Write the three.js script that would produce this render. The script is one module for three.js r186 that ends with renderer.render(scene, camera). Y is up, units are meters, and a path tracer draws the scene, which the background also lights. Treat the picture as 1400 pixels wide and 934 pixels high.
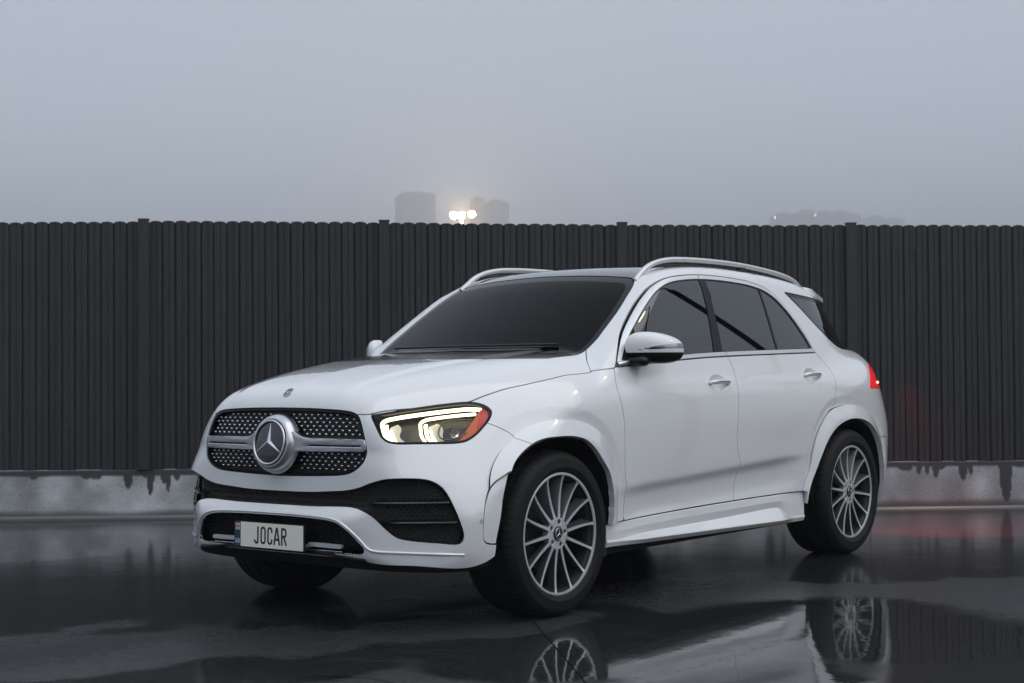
import * as THREE from 'three';
import { mergeGeometries, mergeVertices, toCreasedNormals } from 'three/addons/utils/BufferGeometryUtils.js';



// ---------------------------------------------------------------- camera, sky, sun, exposure
const scene = new THREE.Scene();
const camera = new THREE.PerspectiveCamera(25.085, 1024 / 683, .1, 6000);
camera.position.set(5.7167, 1.1170, -5.1977);
camera.up.set(0, 1, 0);
camera.lookAt(5.7167 - .784 * 10, 1.1170 + .02222 * 10, -5.1977 + .6201 * 10);
camera.rotateZ(-.010123);
camera.focus = 6.9; camera.userData.fStop = 8;
scene.add(camera);
const renderer = new THREE.WebGLRenderer();
renderer.toneMapping = THREE.LinearToneMapping;
renderer.toneMappingExposure = 1.04;
renderer.shadowMap.enabled = true;
{ // an overcast dusk sky, a little brighter overhead
  const W = 256, H = 128, d = new Float32Array(W * H * 4);
  for (let j = 0; j < H; j++) for (let i = 0; i < W; i++) {
    const el = ((j + .5) / H - .5) * Math.PI, s = Math.max(0, Math.sin(el)), L = 1 + .40 * Math.pow(s, 1.2) + 1.2 * Math.exp(-Math.pow(s / .17, 2));
    d.set([.610 * L, .682 * L, .785 * L, 1], (j * W + i) * 4);
  }
  const t = new THREE.DataTexture(d, W, H, THREE.RGBAFormat, THREE.FloatType); t.mapping = THREE.EquirectangularReflectionMapping; t.magFilter = THREE.LinearFilter; t.needsUpdate = true;
  scene.background = t; scene.environment = t;
}
const sun = new THREE.DirectionalLight(new THREE.Color(1, .975, .94), 1.5);
sun.position.set(-1.8, 8.8, -8.4); sun.castShadow = true; sun.shadow.radius = 150; sun.shadow.mapSize.set(2048, 2048);
Object.assign(sun.shadow.camera, { left: -12, right: 12, top: 12, bottom: -12, near: .5, far: 60 });
scene.add(sun, sun.target);
// ---------------------------------------------------------------- small tools
const rng = seed => () => { seed = seed + 0x6D2B79F5 | 0; let t = Math.imul(seed ^ seed >>> 15, 1 | seed); t = t + Math.imul(t ^ t >>> 7, 61 | t) ^ t; return ((t ^ t >>> 14) >>> 0) / 4294967296; };
const counts = {};
const numbered = n => { const k = counts[n] = (counts[n] ?? -1) + 1; return k ? `${n}_${String(k).padStart(3, '0')}` : n; };
function tag(o, label, category, group, kind) { if (label) o.userData.label = label; if (category) o.userData.category = category; if (group) o.userData.group = group; if (kind) o.userData.kind = kind; return o; }
function mesh(name, g, m, parent = scene) {
  const o = new THREE.Mesh(g, m); o.name = parent === scene ? numbered(name) : name; o.castShadow = o.receiveShadow = true; parent.add(o); return o;
}
function group(name, parent = scene) { const o = new THREE.Group(); o.name = parent === scene ? numbered(name) : name; parent.add(o); return o; }
const merge = (list, keepUv = false) => {
  list = list.map(g => { g = g.clone(); for (const k of Object.keys(g.attributes)) if (k !== 'position' && k !== 'normal' && !(keepUv && k === 'uv')) g.deleteAttribute(k); if (!g.index) g.setIndex([...Array(g.attributes.position.count).keys()]); return g; });
  return list.length === 1 ? list[0] : mergeGeometries(list);
};
const tube = (pts, r, seg = 60, rad = 8, closed = false) => new THREE.TubeGeometry(new THREE.CatmullRomCurve3(pts.map(p => new THREE.Vector3(...p)), closed, 'centripetal'), seg, r, rad, closed);
const std = (o) => new THREE.MeshStandardMaterial(o), phy = (o) => new THREE.MeshPhysicalMaterial(o);
const lin = (r, g = r, b = r) => new THREE.Color().setRGB(r, g, b);
// value noise, repeating
function noise2(seed) {
  const R = rng(seed), T = new Float32Array(65536); for (let i = 0; i < 65536; i++) T[i] = R();
  const n1 = (x, y, p) => { const xi = Math.floor(x), yi = Math.floor(y), fx = x - xi, fy = y - yi, u = fx * fx * (3 - 2 * fx), v = fy * fy * (3 - 2 * fy), h = (i, j) => T[((i % p + p) % p) + 256 * ((j % p + p) % p)]; return lerp(lerp(h(xi, yi), h(xi + 1, yi), u), lerp(h(xi, yi + 1), h(xi + 1, yi + 1), u), v); };
  return (x, y, oct, base, gain = .5) => { let s = 0, a = 1, t = 0, p = base; for (let o = 0; o < oct; o++) { s += a * n1(x * p, y * p, p); t += a; a *= gain; p *= 2; if (p > 256) break; } return s / t; };
}
function dataTex(w, h, fn, srgb, rx = 1, ry = 1) {
  const d = new Uint8Array(w * h * 4);
  for (let j = 0; j < h; j++) for (let i = 0; i < w; i++) { const c = fn((i + .5) / w, (j + .5) / h), k = (j * w + i) * 4; if (typeof c === 'number') d[k] = d[k + 1] = d[k + 2] = clamp(c) * 255; else for (let q = 0; q < 3; q++) d[k + q] = clamp(c[q]) * 255; d[k + 3] = 255; }
  const t = new THREE.DataTexture(d, w, h, THREE.RGBAFormat); t.wrapS = t.wrapT = THREE.RepeatWrapping; t.magFilter = THREE.LinearFilter; t.minFilter = THREE.LinearMipmapLinearFilter; t.repeat.set(rx, ry);
  if (srgb) t.colorSpace = THREE.SRGBColorSpace; t.needsUpdate = true; return t;
}
// ---------------------------------------------------------------- car skin: one smooth implicit body, metres, x forward from the front axle, y up, a = |z|
const spline = (...p) => {                       // natural cubic through [x, y] knots, straight beyond the ends
  const n = p.length, x = p.map(q => q[0]), y = p.map(q => q[1]), m = new Array(n).fill(0), u = new Array(n).fill(0);
  for (let i = 1; i < n - 1; i++) {
    const s = (x[i] - x[i - 1]) / (x[i + 1] - x[i - 1]), q = s * m[i - 1] + 2;
    m[i] = (s - 1) / q;
    u[i] = (6 * ((y[i + 1] - y[i]) / (x[i + 1] - x[i]) - (y[i] - y[i - 1]) / (x[i] - x[i - 1])) / (x[i + 1] - x[i - 1]) - s * u[i - 1]) / q;
  }
  m[n - 1] = 0;
  for (let i = n - 2; i >= 0; i--) m[i] = m[i] * m[i + 1] + u[i];
  const at = (t, i) => { const h = x[i + 1] - x[i], a = (x[i + 1] - t) / h, b = (t - x[i]) / h; return a * y[i] + b * y[i + 1] + ((a * a * a - a) * m[i] + (b * b * b - b) * m[i + 1]) * h * h / 6; };
  const s0 = (at(x[0] + 1e-4, 0) - y[0]) / 1e-4, s1 = (y[n - 1] - at(x[n - 1] - 1e-4, n - 2)) / 1e-4;
  return t => { if (t <= x[0]) return y[0] + s0 * (t - x[0]); if (t >= x[n - 1]) return y[n - 1] + s1 * (t - x[n - 1]); let i = 0; while (t > x[i + 1]) i++; return at(t, i); };
};
const clamp = (t, a = 0, b = 1) => t < a ? a : t > b ? b : t;
const sst = (a, b, t) => { t = clamp((t - a) / (b - a)); return t * t * (3 - 2 * t); };
const lerp = (a, b, t) => a + (b - a) * t;
const smax = (a, b, k) => { const h = Math.max(k - Math.abs(a - b), 0) / k; return Math.max(a, b) + h * h * h * k / 6; };
const smin = (a, b, k) => -smax(-a, -b, k);

const W_DOOR = spline([.20, .865], [.30, .90], [.38, .919], [.46, .909], [.53, .9135], [.575, .9265], [.605, .9445], [.625, .9485], [.70, .9545], [.80, .959], [.92, .958], [1.02, .950], [1.10, .937], [1.16, .919], [1.21, .897], [1.27, .868], [1.35, .83]);
const W_FRONT = spline([.20, .90], [.30, .925], [.45, .942], [.6, .952], [.8, .956], [.92, .953], [1.0, .942], [1.06, .925], [1.12, .90], [1.2, .86], [1.35, .79]);
const W_REAR = spline([.20, .90], [.30, .925], [.45, .942], [.6, .952], [.8, .957], [.92, .956], [1.0, .948], [1.08, .930], [1.14, .910], [1.20, .882], [1.26, .845], [1.35, .79]);
const NOSE = spline([.20, .735], [.28, .838], [.335, .888], [.36, .898], [.42, .916], [.485, .930], [.52, .916], [.56, .882], [.61, .872], [.68, .872], [.75, .879], [.85, .879], [.95, .867], [1.0, .855], [1.05, .835], [1.15, .79]);
const TAIL = spline([.20, .93], [.28, 1.0], [.35, 1.10], [.5, 1.16], [.65, 1.17], [.8, 1.145], [.95, 1.06], [1.1, .985], [1.2, .93], [1.3, .84]);
const HOODX = (() => { const k = [[-4.2, 1.278], [-1, 1.278], [-.65, 1.273], [-.5, 1.265], [-.3, 1.249], [0, 1.216], [.25, 1.184], [.5, 1.142], [.7, 1.098], [.85, 1.055], [.95, 1.02]]; return spline(...k); })();
const DROP = spline([0, 0], [.3, .004], [.5, .009], [.62, .019], [.72, .043], [.8, .085], [.88, .148], [1.0, .28]);
const SIDE = y => y < 1.21 ? .889 - .30 * (y - 1.21) : .889 - .30 * (y - 1.21) - .115 * (y - 1.21) * (y - 1.21);
const ROOF = spline([-3.6, 1.585], [-3.45, 1.612], [-3.2, 1.655], [-2.9, 1.692], [-2.5, 1.724], [-2.1, 1.740], [-1.7, 1.741], [-1.4, 1.726], [-1.2, 1.699], [-1.05, 1.665]);
const REARGLASS = spline([1.1, 1.50], [1.2, 1.46], [1.3, 1.40], [1.45, 1.30], [1.58, 1.19], [1.70, 1.06]);

function lowerBody(x, y, a) {
  const bf = sst(-.78, -.35, x), br = sst(-2.1, -2.5, x);
  let w = W_DOOR(y + (.605 - (.592 - .044 * (x + 1.27))) * (1 - sst(.75, 1.0, y)) * sst(.36, .46, y));
  if (bf > 0) w = lerp(w, W_FRONT(y), bf); else if (br > 0) w = lerp(w, W_REAR(y), br);
  w += .020 * sst(.05, .5, x) * (1 - sst(.80, 1.0, y)) + .026 * sst(.28, .68, x) * sst(.66, .88, y) * (1 - sst(.92, 1.05, y));
  let plan;
  const v = a / w;
  if (x > 0) { const u = x / NOSE(y), n = lerp(5.6, 3.4, sst(.64, .80, y)); plan = (Math.pow(Math.pow(v, n) + u * u * u, 1 / n) - 1) * w; if (x > .3) plan = smax(plan, (x + .767 * a - 1.316 - .26 * sst(.62, .80, y)) * .793, .04); }
  else if (x < -2.9) { const u = (-2.9 - x) / TAIL(y); plan = (Math.pow(Math.pow(v, 3.6) + Math.pow(u, 3.6), 1 / 3.6) - 1) * w; }
  else plan = a - w;
  const u = Math.max(0, x + .2), s = 1 + .2 * u + .31 * u * u, ac = lerp(.52, .36, sst(-.6, .8, x));
  const top = (y - (HOODX(x) - DROP(a * s) - .010 * sst(ac - .035, ac + .035, a) * sst(-.9, -.5, x))) * .96;
  let f = smax(plan, top, .07 + .06 * sst(.4, .8, x));
  return smax(f, lerp(.265, .235, sst(.2, .6, x)) - y, .05);
}
function greenhouse(x, y, a) {
  const g = SIDE(y) - .05 * sst(-2.2, -3.6, x) - .02 * sst(-1.1, -.4, x);
  let side = (a - g) * .94;
  if (x < -2.3) { const u = (-2.3 - x) / REARGLASS(y); side = (Math.pow(Math.pow(a / g, 3.8) + Math.pow(u, 3.8), 1 / 3.8) - 1) * g * .9; }
  const x0 = -.43 - 1.61 * (y - 1.248) + .12 * (y - 1.248) * (1.64 - y);
  const ws = (x - (x0 - .26 * a * a)) * .528;
  const roof = (y - (ROOF(x + .25 * a * a * sst(-2.2, -1.5, x)) - .045 * a * a)) * .99;
  let f = smax(ws, side, .09);
  f = smax(f, roof, .10);
  // spoiler lip over the rear window
  const sp = smax(smax(roof, (ROOF(x) - .045 * a * a - .055 + .10 * sst(-3.2, -2.9, x)) - y, .03), smax(a - .665 + .25 * Math.max(0, -3.1 - x), -3.56 + .45 * a * a - x, .05), .05);
  return smax(smin(f, sp, .03), 1.06 - y, .04);
}
const skin = (x, y, z) => { const a = Math.sqrt(z * z + 1e-8); return smin(lowerBody(x, y, a), greenhouse(x, y, a), .035 + .11 * sst(-2.55, -3.1, x)); };
const skinGrad = (x, y, z, o) => {
  const e = 1.5e-3;
  o[0] = (skin(x + e, y, z) - skin(x - e, y, z)) / (2 * e); o[1] = (skin(x, y + e, z) - skin(x, y - e, z)) / (2 * e); o[2] = (skin(x, y, z + e) - skin(x, y, z - e)) / (2 * e);
  return Math.hypot(o[0], o[1], o[2]);
};
function skinMesh(h) {                           // surface nets on the near half, every vertex then drawn onto the surface
  const X0 = -4.2, Y0 = .16, Z0 = -1.06, B = 8, nx = Math.ceil(5.3 / h / B) * B, ny = Math.ceil(1.66 / h / B) * B, nz = Math.ceil(1.10 / h / B) * B;
  const px = nx + 1, py = ny + 1, pz = nz + 1, val = new Float32Array(px * py * pz).fill(1), idx = (i, j, k) => (i * py + j) * pz + k;
  for (let bi = 0; bi < nx; bi += B) for (let bj = 0; bj < ny; bj += B) for (let bk = 0; bk < nz; bk += B) {
    const c = skin(X0 + (bi + B / 2) * h, Y0 + (bj + B / 2) * h, Z0 + (bk + B / 2) * h), far = Math.abs(c) > B * h * 1.6;
    for (let i = bi; i <= bi + B; i++) for (let j = bj; j <= bj + B; j++) for (let k = bk; k <= bk + B; k++) {
      const q = idx(i, j, k);
      if (far) { if (i < bi + B && j < bj + B && k < bk + B || val[q] === 1) val[q] = val[q] === 1 ? Math.sign(c) : val[q]; } else val[q] = skin(X0 + i * h, Y0 + j * h, Z0 + k * h);
    }
  }
  const vid = new Int32Array(nx * ny * nz).fill(-1), pos = [], cid = (i, j, k) => (i * ny + j) * nz + k, tri = [];
  const E = [[0, 1], [2, 3], [4, 5], [6, 7], [0, 2], [1, 3], [4, 6], [5, 7], [0, 4], [1, 5], [2, 6], [3, 7]];
  const c8 = new Float64Array(8), g = [0, 0, 0], nor = [];
  for (let i = 0; i < nx; i++) for (let j = 0; j < ny; j++) for (let k = 0; k < nz; k++) {
    let m = 0;
    for (let c = 0; c < 8; c++) { c8[c] = val[idx(i + (c >> 2), j + (c >> 1 & 1), k + (c & 1))]; if (c8[c] < 0) m |= 1 << c; }
    if (m === 0 || m === 255) continue;
    let x = 0, y = 0, z = 0, n = 0;
    for (const [p, q] of E) if ((c8[p] < 0) !== (c8[q] < 0)) { const t = c8[p] / (c8[p] - c8[q]); x += lerp(p >> 2, q >> 2, t); y += lerp(p >> 1 & 1, q >> 1 & 1, t); z += lerp(p & 1, q & 1, t); n++; }
    x = X0 + (i + x / n) * h; y = Y0 + (j + y / n) * h; z = Z0 + (k + z / n) * h;
    let L = 1;
    for (let t = 0; t < 4; t++) { const v = skin(x, y, z); L = skinGrad(x, y, z, g); const s = clamp(v / (L * L), -h, h); x -= g[0] * s; y -= g[1] * s; z -= g[2] * s; if (Math.abs(v) < 2e-5) break; }
    L = skinGrad(x, y, z, g);
    vid[cid(i, j, k)] = pos.length / 3; pos.push(x, y, z); nor.push(g[0] / L, g[1] / L, g[2] / L);
  }
  const quad = (a, b, c, d, flip) => { if (a < 0 || b < 0 || c < 0 || d < 0) return; flip ? tri.push(a, c, b, a, d, c) : tri.push(a, b, c, a, c, d); };
  for (let i = 1; i < nx; i++) for (let j = 1; j < ny; j++) for (let k = 1; k < nz; k++) {
    const s = val[idx(i, j, k)] < 0;
    if (s !== val[idx(i + 1, j, k)] < 0) quad(vid[cid(i, j - 1, k - 1)], vid[cid(i, j, k - 1)], vid[cid(i, j, k)], vid[cid(i, j - 1, k)], !s);
    if (s !== val[idx(i, j + 1, k)] < 0) quad(vid[cid(i - 1, j, k - 1)], vid[cid(i - 1, j, k)], vid[cid(i, j, k)], vid[cid(i, j, k - 1)], !s);
    if (s !== val[idx(i, j, k + 1)] < 0) quad(vid[cid(i - 1, j - 1, k)], vid[cid(i, j - 1, k)], vid[cid(i, j, k)], vid[cid(i - 1, j, k)], !s);
  }
  return { pos, nor, tri };
}
// ---------------------------------------------------------------- cutting the skin into panels along smooth outlines
const smoothLoop = (pts, sub = 6, closed = true) => {     // Catmull-Rom through the points; a third entry 1 keeps a corner sharp
  const n = pts.length, out = [];
  for (let i = 0; i < (closed ? n : n - 1); i++) {
    const p1 = pts[i], p2 = pts[(i + 1) % n], p0 = p1[2] || (!closed && i === 0) ? p1 : pts[(i - 1 + n) % n], p3 = p2[2] || (!closed && i === n - 2) ? p2 : pts[(i + 2) % n];
    if (p1[2] && p2[2]) { out.push([p1[0], p1[1]]); continue; }
    const d = (a, b) => Math.max(1e-6, Math.sqrt(Math.hypot(a[0] - b[0], a[1] - b[1])));
    const t0 = 0, t1 = t0 + (p0 === p1 ? 0 : d(p0, p1)), t2 = t1 + d(p1, p2), t3 = t2 + (p3 === p2 ? 0 : d(p2, p3));
    for (let s = 0; s < sub; s++) {
      const t = lerp(t1, t2, s / sub), q = [0, 0];
      for (let c = 0; c < 2; c++) {
        const L = (a, b, ta, tb) => tb - ta < 1e-9 ? b : a + (b - a) * (t - ta) / (tb - ta);
        const A1 = t1 > t0 ? L(p0[c], p1[c], t0, t1) : p1[c], A2 = L(p1[c], p2[c], t1, t2), A3 = t3 > t2 ? L(p2[c], p3[c], t2, t3) : p2[c];
        q[c] = L(t1 > t0 ? L(A1, A2, t0, t2) : A2, t3 > t2 ? L(A2, A3, t1, t3) : A2, t1, t2);
      }
      out.push(q);
    }
  }
  if (!closed) out.push([pts[n - 1][0], pts[n - 1][1]]);
  return out;
};
const polyDist = (P) => {                        // signed distance to a closed outline, negative inside
  const n = P.length, X = P.map(p => p[0]), Y = P.map(p => p[1]);
  const x0 = Math.min(...X), x1 = Math.max(...X), y0 = Math.min(...Y), y1 = Math.max(...Y);
  return (x, y) => {
    const bx = Math.max(x0 - x, x - x1, 0), by = Math.max(y0 - y, y - y1, 0);
    if (bx > .08 || by > .08) return Math.max(bx, by);
    let d = 1e9, ins = false;
    for (let i = 0, j = n - 1; i < n; j = i++) {
      const ex = X[j] - X[i], ey = Y[j] - Y[i], wx = x - X[i], wy = y - Y[i], t = clamp((wx * ex + wy * ey) / (ex * ex + ey * ey + 1e-12)), dx = wx - ex * t, dy = wy - ey * t, q = dx * dx + dy * dy;
      if (q < d) d = q;
      if ((Y[i] > y) !== (Y[j] > y) && x < (X[j] - X[i]) * (y - Y[i]) / (Y[j] - Y[i]) + X[i]) ins = !ins;
    }
    return (ins ? -1 : 1) * Math.sqrt(d);
  };
};
const VIEW = { side: (x, y, a) => [x, y], front: (x, y, a) => [a, y], corner: (x, y, a) => [(a - x) * .70711, y], top: (x, y, a) => [x, a] };
const region = (view, pts, extra, sub) => {      // extra: a further distance that must be negative too
  const f = polyDist(smoothLoop(pts, sub)), v = VIEW[view];
  return (x, y, z) => { const a = Math.abs(z), e = extra ? extra(x, y, a) : -1; if (e > .02) return e; const q = v(x, y, a); return Math.max(f(q[0], q[1]), e); };
};
const both = (a, b) => (x, y, z) => Math.max(a(x, y, z), b(x, y, z));
const not = a => (x, y, z) => -a(x, y, z);
const grow = (a, d) => (x, y, z) => a(x, y, z) - d;
function clip(m, sd, want = true) {              // the part of the mesh where sd < 0
  const n = m.pos.length / 3, s = new Float32Array(n);
  for (let i = 0; i < n; i++) s[i] = sd(m.pos[3 * i], m.pos[3 * i + 1], m.pos[3 * i + 2]);
  const o = { pos: [], nor: [], tri: [] }, map = new Int32Array(n).fill(-1), edge = new Map();
  const keep = i => { if (map[i] < 0) { map[i] = o.pos.length / 3; for (let c = 0; c < 3; c++) { o.pos.push(m.pos[3 * i + c]); o.nor.push(m.nor[3 * i + c]); } } return map[i]; };
  const mid = (i, j) => {
    const key = i < j ? i * n + j : j * n + i; let v = edge.get(key);
    if (v === undefined) {
      const t = s[i] / (s[i] - s[j]); v = o.pos.length / 3;
      for (let c = 0; c < 3; c++) o.pos.push(lerp(m.pos[3 * i + c], m.pos[3 * j + c], t));
      const q = [0, 1, 2].map(c => lerp(m.nor[3 * i + c], m.nor[3 * j + c], t)), L = Math.hypot(...q); o.nor.push(q[0] / L, q[1] / L, q[2] / L);
      edge.set(key, v);
    }
    return v;
  };
  for (let t = 0; t < m.tri.length; t += 3) {
    const T = [m.tri[t], m.tri[t + 1], m.tri[t + 2]], k = (s[T[0]] < 0) + (s[T[1]] < 0) + (s[T[2]] < 0);
    if (k === 3) o.tri.push(keep(T[0]), keep(T[1]), keep(T[2]));
    else if (k) {
      const lone = k === 1 ? T.findIndex(i => s[i] < 0) : T.findIndex(i => s[i] >= 0), a = T[lone], b = T[(lone + 1) % 3], c = T[(lone + 2) % 3];
      if (k === 1) o.tri.push(keep(a), mid(a, b), mid(a, c));
      else { const p = mid(a, b), q = mid(a, c); o.tri.push(p, keep(b), keep(c), p, keep(c), q); }
    }
  }
  return o;
}
const push = (m, d) => {                         // moved along its normals
  const o = { pos: m.pos.slice(), nor: m.nor.slice(), tri: m.tri };
  for (let i = 0; i < m.pos.length; i += 3) { const k = typeof d === 'function' ? d(m.pos[i], m.pos[i + 1], m.pos[i + 2]) : d; for (let c = 0; c < 3; c++) o.pos[i + c] += k * m.nor[i + c]; }
  return o;
};
function flange(m, depth, seam = true) {         // folds the open edges inward so that a panel has thickness
  const o = { pos: m.pos.slice(), nor: m.nor.slice(), tri: m.tri.slice() }, n = m.pos.length / 3, E = new Map();
  for (let t = 0; t < m.tri.length; t += 3) for (let k = 0; k < 3; k++) { const a = m.tri[t + k], b = m.tri[t + (k + 1) % 3]; const r = b * n + a; if (E.has(r)) E.delete(r); else E.set(a * n + b, [a, b]); }
  for (const [a, b] of E.values()) {
    const P = i => [m.pos[3 * i], m.pos[3 * i + 1], m.pos[3 * i + 2]], N = i => [m.nor[3 * i], m.nor[3 * i + 1], m.nor[3 * i + 2]], pa = P(a), pb = P(b), na = N(a), nb = N(b);
    if (seam && Math.abs(pa[2]) < 1e-4 && Math.abs(pb[2]) < 1e-4) continue;
    const ab = [0, 1, 2].map(c => pb[c] - pa[c]), en = [ab[1] * na[2] - ab[2] * na[1], ab[2] * na[0] - ab[0] * na[2], ab[0] * na[1] - ab[1] * na[0]], L = Math.hypot(...en) || 1, v = o.pos.length / 3;
    for (const [p, q, d] of [[pa, na, 0], [pb, nb, 0], [pb, nb, depth], [pa, na, depth]]) for (let c = 0; c < 3; c++) { o.pos.push(p[c] - q[c] * d); o.nor.push(en[c] / L); }
    o.tri.push(v, v + 2, v + 1, v, v + 3, v + 2);
  }
  return o;
}
const mirror = m => { const o = { pos: m.pos.slice(), nor: m.nor.slice(), tri: [] }; for (let i = 2; i < o.pos.length; i += 3) { o.pos[i] = -o.pos[i]; o.nor[i] = -o.nor[i]; } for (let t = 0; t < m.tri.length; t += 3) o.tri.push(m.tri[t], m.tri[t + 2], m.tri[t + 1]); return o; };
const joinRaw = (...ms) => { const o = { pos: [], nor: [], tri: [] }; for (const m of ms) { const k = o.pos.length / 3; for (const v of m.pos) o.pos.push(v); for (const v of m.nor) o.nor.push(v); for (const t of m.tri) o.tri.push(t + k); } return o; };
const flipRaw = m => { const o = { pos: m.pos, nor: m.nor.map(v => -v), tri: [] }; for (let t = 0; t < m.tri.length; t += 3) o.tri.push(m.tri[t], m.tri[t + 2], m.tri[t + 1]); return o; };
const toGeo = (m, uv) => {
  const g = new THREE.BufferGeometry();
  g.setAttribute('position', new THREE.Float32BufferAttribute(m.pos, 3)); g.setAttribute('normal', new THREE.Float32BufferAttribute(m.nor, 3));
  if (uv) { const u = []; for (let i = 0; i < m.pos.length; i += 3) u.push(...uv(m.pos[i], m.pos[i + 1], m.pos[i + 2])); g.setAttribute('uv', new THREE.Float32BufferAttribute(u, 2)); }
  g.setIndex(m.tri); return g;
};
// ---------------------------------------------------------------- the car
const PAINT = phy({ color: lin(.79, .795, .80), roughness: .14, clearcoat: 1, clearcoatRoughness: .02, ior: 1.5 });
const CHROME = std({ color: lin(.78, .79, .81), metalness: 1, roughness: .12 });
const SATIN = std({ color: lin(.62, .63, .65), metalness: 1, roughness: .28 });
const SILVER = phy({ color: lin(.42, .43, .45), metalness: .7, roughness: .30, clearcoat: .6, clearcoatRoughness: .1 });
const BLACKGLOSS = phy({ color: lin(.005), roughness: .16, ior: 1.30 });
const BLACKPLASTIC = std({ color: lin(.012), roughness: .55 });
const BLACKMATT = std({ color: lin(.006), roughness: .9 });
const GLASSDARK = phy({ color: lin(.05, .058, .065), roughness: .01, transmission: 1, thickness: 0, ior: 1.95 });
const GLASSWS = phy({ color: lin(.05, .058, .062), roughness: .01, transmission: 1, thickness: 0, ior: 1.14 });
const GLASSCLEAR = phy({ color: lin(.96), roughness: .01, transmission: 1, thickness: 0, ior: 1.25 });
const LED = std({ color: lin(.9), emissive: lin(1, .85, .46), emissiveIntensity: 3.2, roughness: .5 });

const car = group('parked_car');
tag(car, 'white five-door off-road car with headlights lit parked on wet concrete', 'car');

// outlines: front view = (half width, height), side view = (x, height), corner view = ((half width - x) / sqrt 2, height), top view = (x, half width)
const fx = (x, y, a) => .30 - x;                            // only the nose
const R_GRILLE = region('front', [[-.05, .672, 1], [.17, .676], [.28, .680], [.40, .687], [.45, .697], [.49, .718], [.518, .745], [.529, .78], [.528, .81], [.512, .866], [.49, .92], [.474, .943], [.452, .957], [.42, .966], [.24, .977], [-.05, .981, 1]], fx);
const HLC = [[-.204, .949, 1], [-.028, .974], [.14, .993], [.242, .999], [.296, .991], [.333, .974], [.347, .954], [.336, .925], [.303, .887], [.265, .853], [.223, .829], [.183, .821], [.018, .822], [-.111, .826], [-.143, .837], [-.160, .853], [-.182, .898]];
const R_LAMP = region('corner', HLC, (x, y, a) => Math.max(.15 - x, .3 - a));
const R_INTAKE = region('front', [[-.05, .603, 1], [.20, .605], [.30, .611], [.43, .621], [.50, .635], [.56, .656], [.64, .675], [.725, .677], [.767, .669], [.797, .649], [.827, .611], [.857, .554], [.880, .497], [.892, .44], [.890, .408], [.878, .389], [.813, .393], [.712, .405], [.667, .418], [.632, .450], [.576, .514], [.53, .538], [.47, .548], [.36, .547], [.26, .544], [-.05, .543, 1]], fx);
const R_PLATEBAY = region('front', [[-.05, .498, 1], [.2, .497], [.378, .489], [.425, .479], [.455, .464], [.49, .437], [.52, .402], [.545, .368], [.533, .347], [.40, .339], [.2, .338], [-.05, .338, 1]], fx);
const bumperFoot = spline([0, .325], [.40, .325], [.50, .320], [.56, .309], [.62, .302], [.72, .298], [.84, .284], [.895, .289], [.918, .312], [.935, .345]);
const R_NOSECUT = (x, y, z) => x < .2 ? -1 : bumperFoot(Math.abs(z)) - y;
const HOODEDGE = [[1.2, -.05, 1], [1.2, .36, 1], [.92, .41], [.88, .438], [.838, .475], [.811, .520], [.654, .612], [.485, .682], [.386, .724], [.297, .743], [.168, .770], [.041, .800], [-.138, .832], [-.27, .843], [-.405, .847, 1], [-.46, .785], [-.560, .705, 1], [-.525, .573], [-.462, .30], [-.45, -.05, 1]];
const R_HOOD = region('top', HOODEDGE, (x, y, a) => .952 - y);
const R_BUMPER = region('side', [[1.3, .98, 1], [.80, .98, 1], [.60, .96], [.357, .906, 1], [.289, .869], [.255, .838], [.205, .792, 1], [.20, .1, 1], [1.3, .1, 1]]);
const R_FENDER = region('side', [[1.0, 1.18, 1], [-.405, 1.18, 1], [-.405, 1.134, 1], [-.47, 1.142], [-.545, 1.149, 1], [-.535, 1.118], [-.512, 1.053], [-.512, .996], [-.519, .945], [-.527, .874], [-.533, .637], [-.552, .564], [-.549, .399, 1], [-.40, .392, 1], [-.40, .1, 1], [1.0, .1, 1]]);
const R_WS = region('front', [[-.05, 1.672, 1], [.113, 1.669], [.30, 1.663], [.495, 1.649], [.575, 1.638], [.608, 1.622], [.640, 1.585], [.668, 1.515], [.692, 1.436], [.708, 1.345], [.716, 1.296], [.713, 1.25], [.70, 1.20, 1], [-.05, 1.20, 1]], (x, y, a) => Math.max(x - .1, -1.42 - x));
const R_ROOF = region('top', [[-.95, -.05, 1], [-.95, .64, 1], [-1.15, .598], [-1.25, .575], [-1.40, .565], [-2.60, .565], [-2.75, .50], [-2.78, -.05, 1]], (x, y, a) => 1.5 - y);
const R_DLO = region('side', [[-.556, 1.153, 1], [-.628, 1.235], [-.713, 1.314], [-.870, 1.429], [-1.029, 1.533], [-1.128, 1.586], [-1.255, 1.630], [-1.433, 1.656], [-1.668, 1.669], [-1.983, 1.664], [-2.174, 1.650], [-2.327, 1.621], [-2.439, 1.571], [-2.538, 1.494], [-2.629, 1.398], [-2.691, 1.319], [-2.738, 1.237, 1], [-2.05, 1.221], [-1.377, 1.201], [-.95, 1.177]], (x, y, a) => .4 - a);
const DDX = spline([.39, -1.640], [.42, -1.643], [.52, -1.656], [.605, -1.667], [.70, -1.627], [.83, -1.620], [.975, -1.643], [1.063, -1.655], [1.168, -1.660], [1.21, -1.640], [1.3, -1.615], [1.7, -1.60]);
const RDX = [[-2.734, 1.237, 1], [-2.80, 1.19], [-2.845, 1.14], [-2.842, 1.06], [-2.815, .967], [-2.79, .86]];
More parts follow.
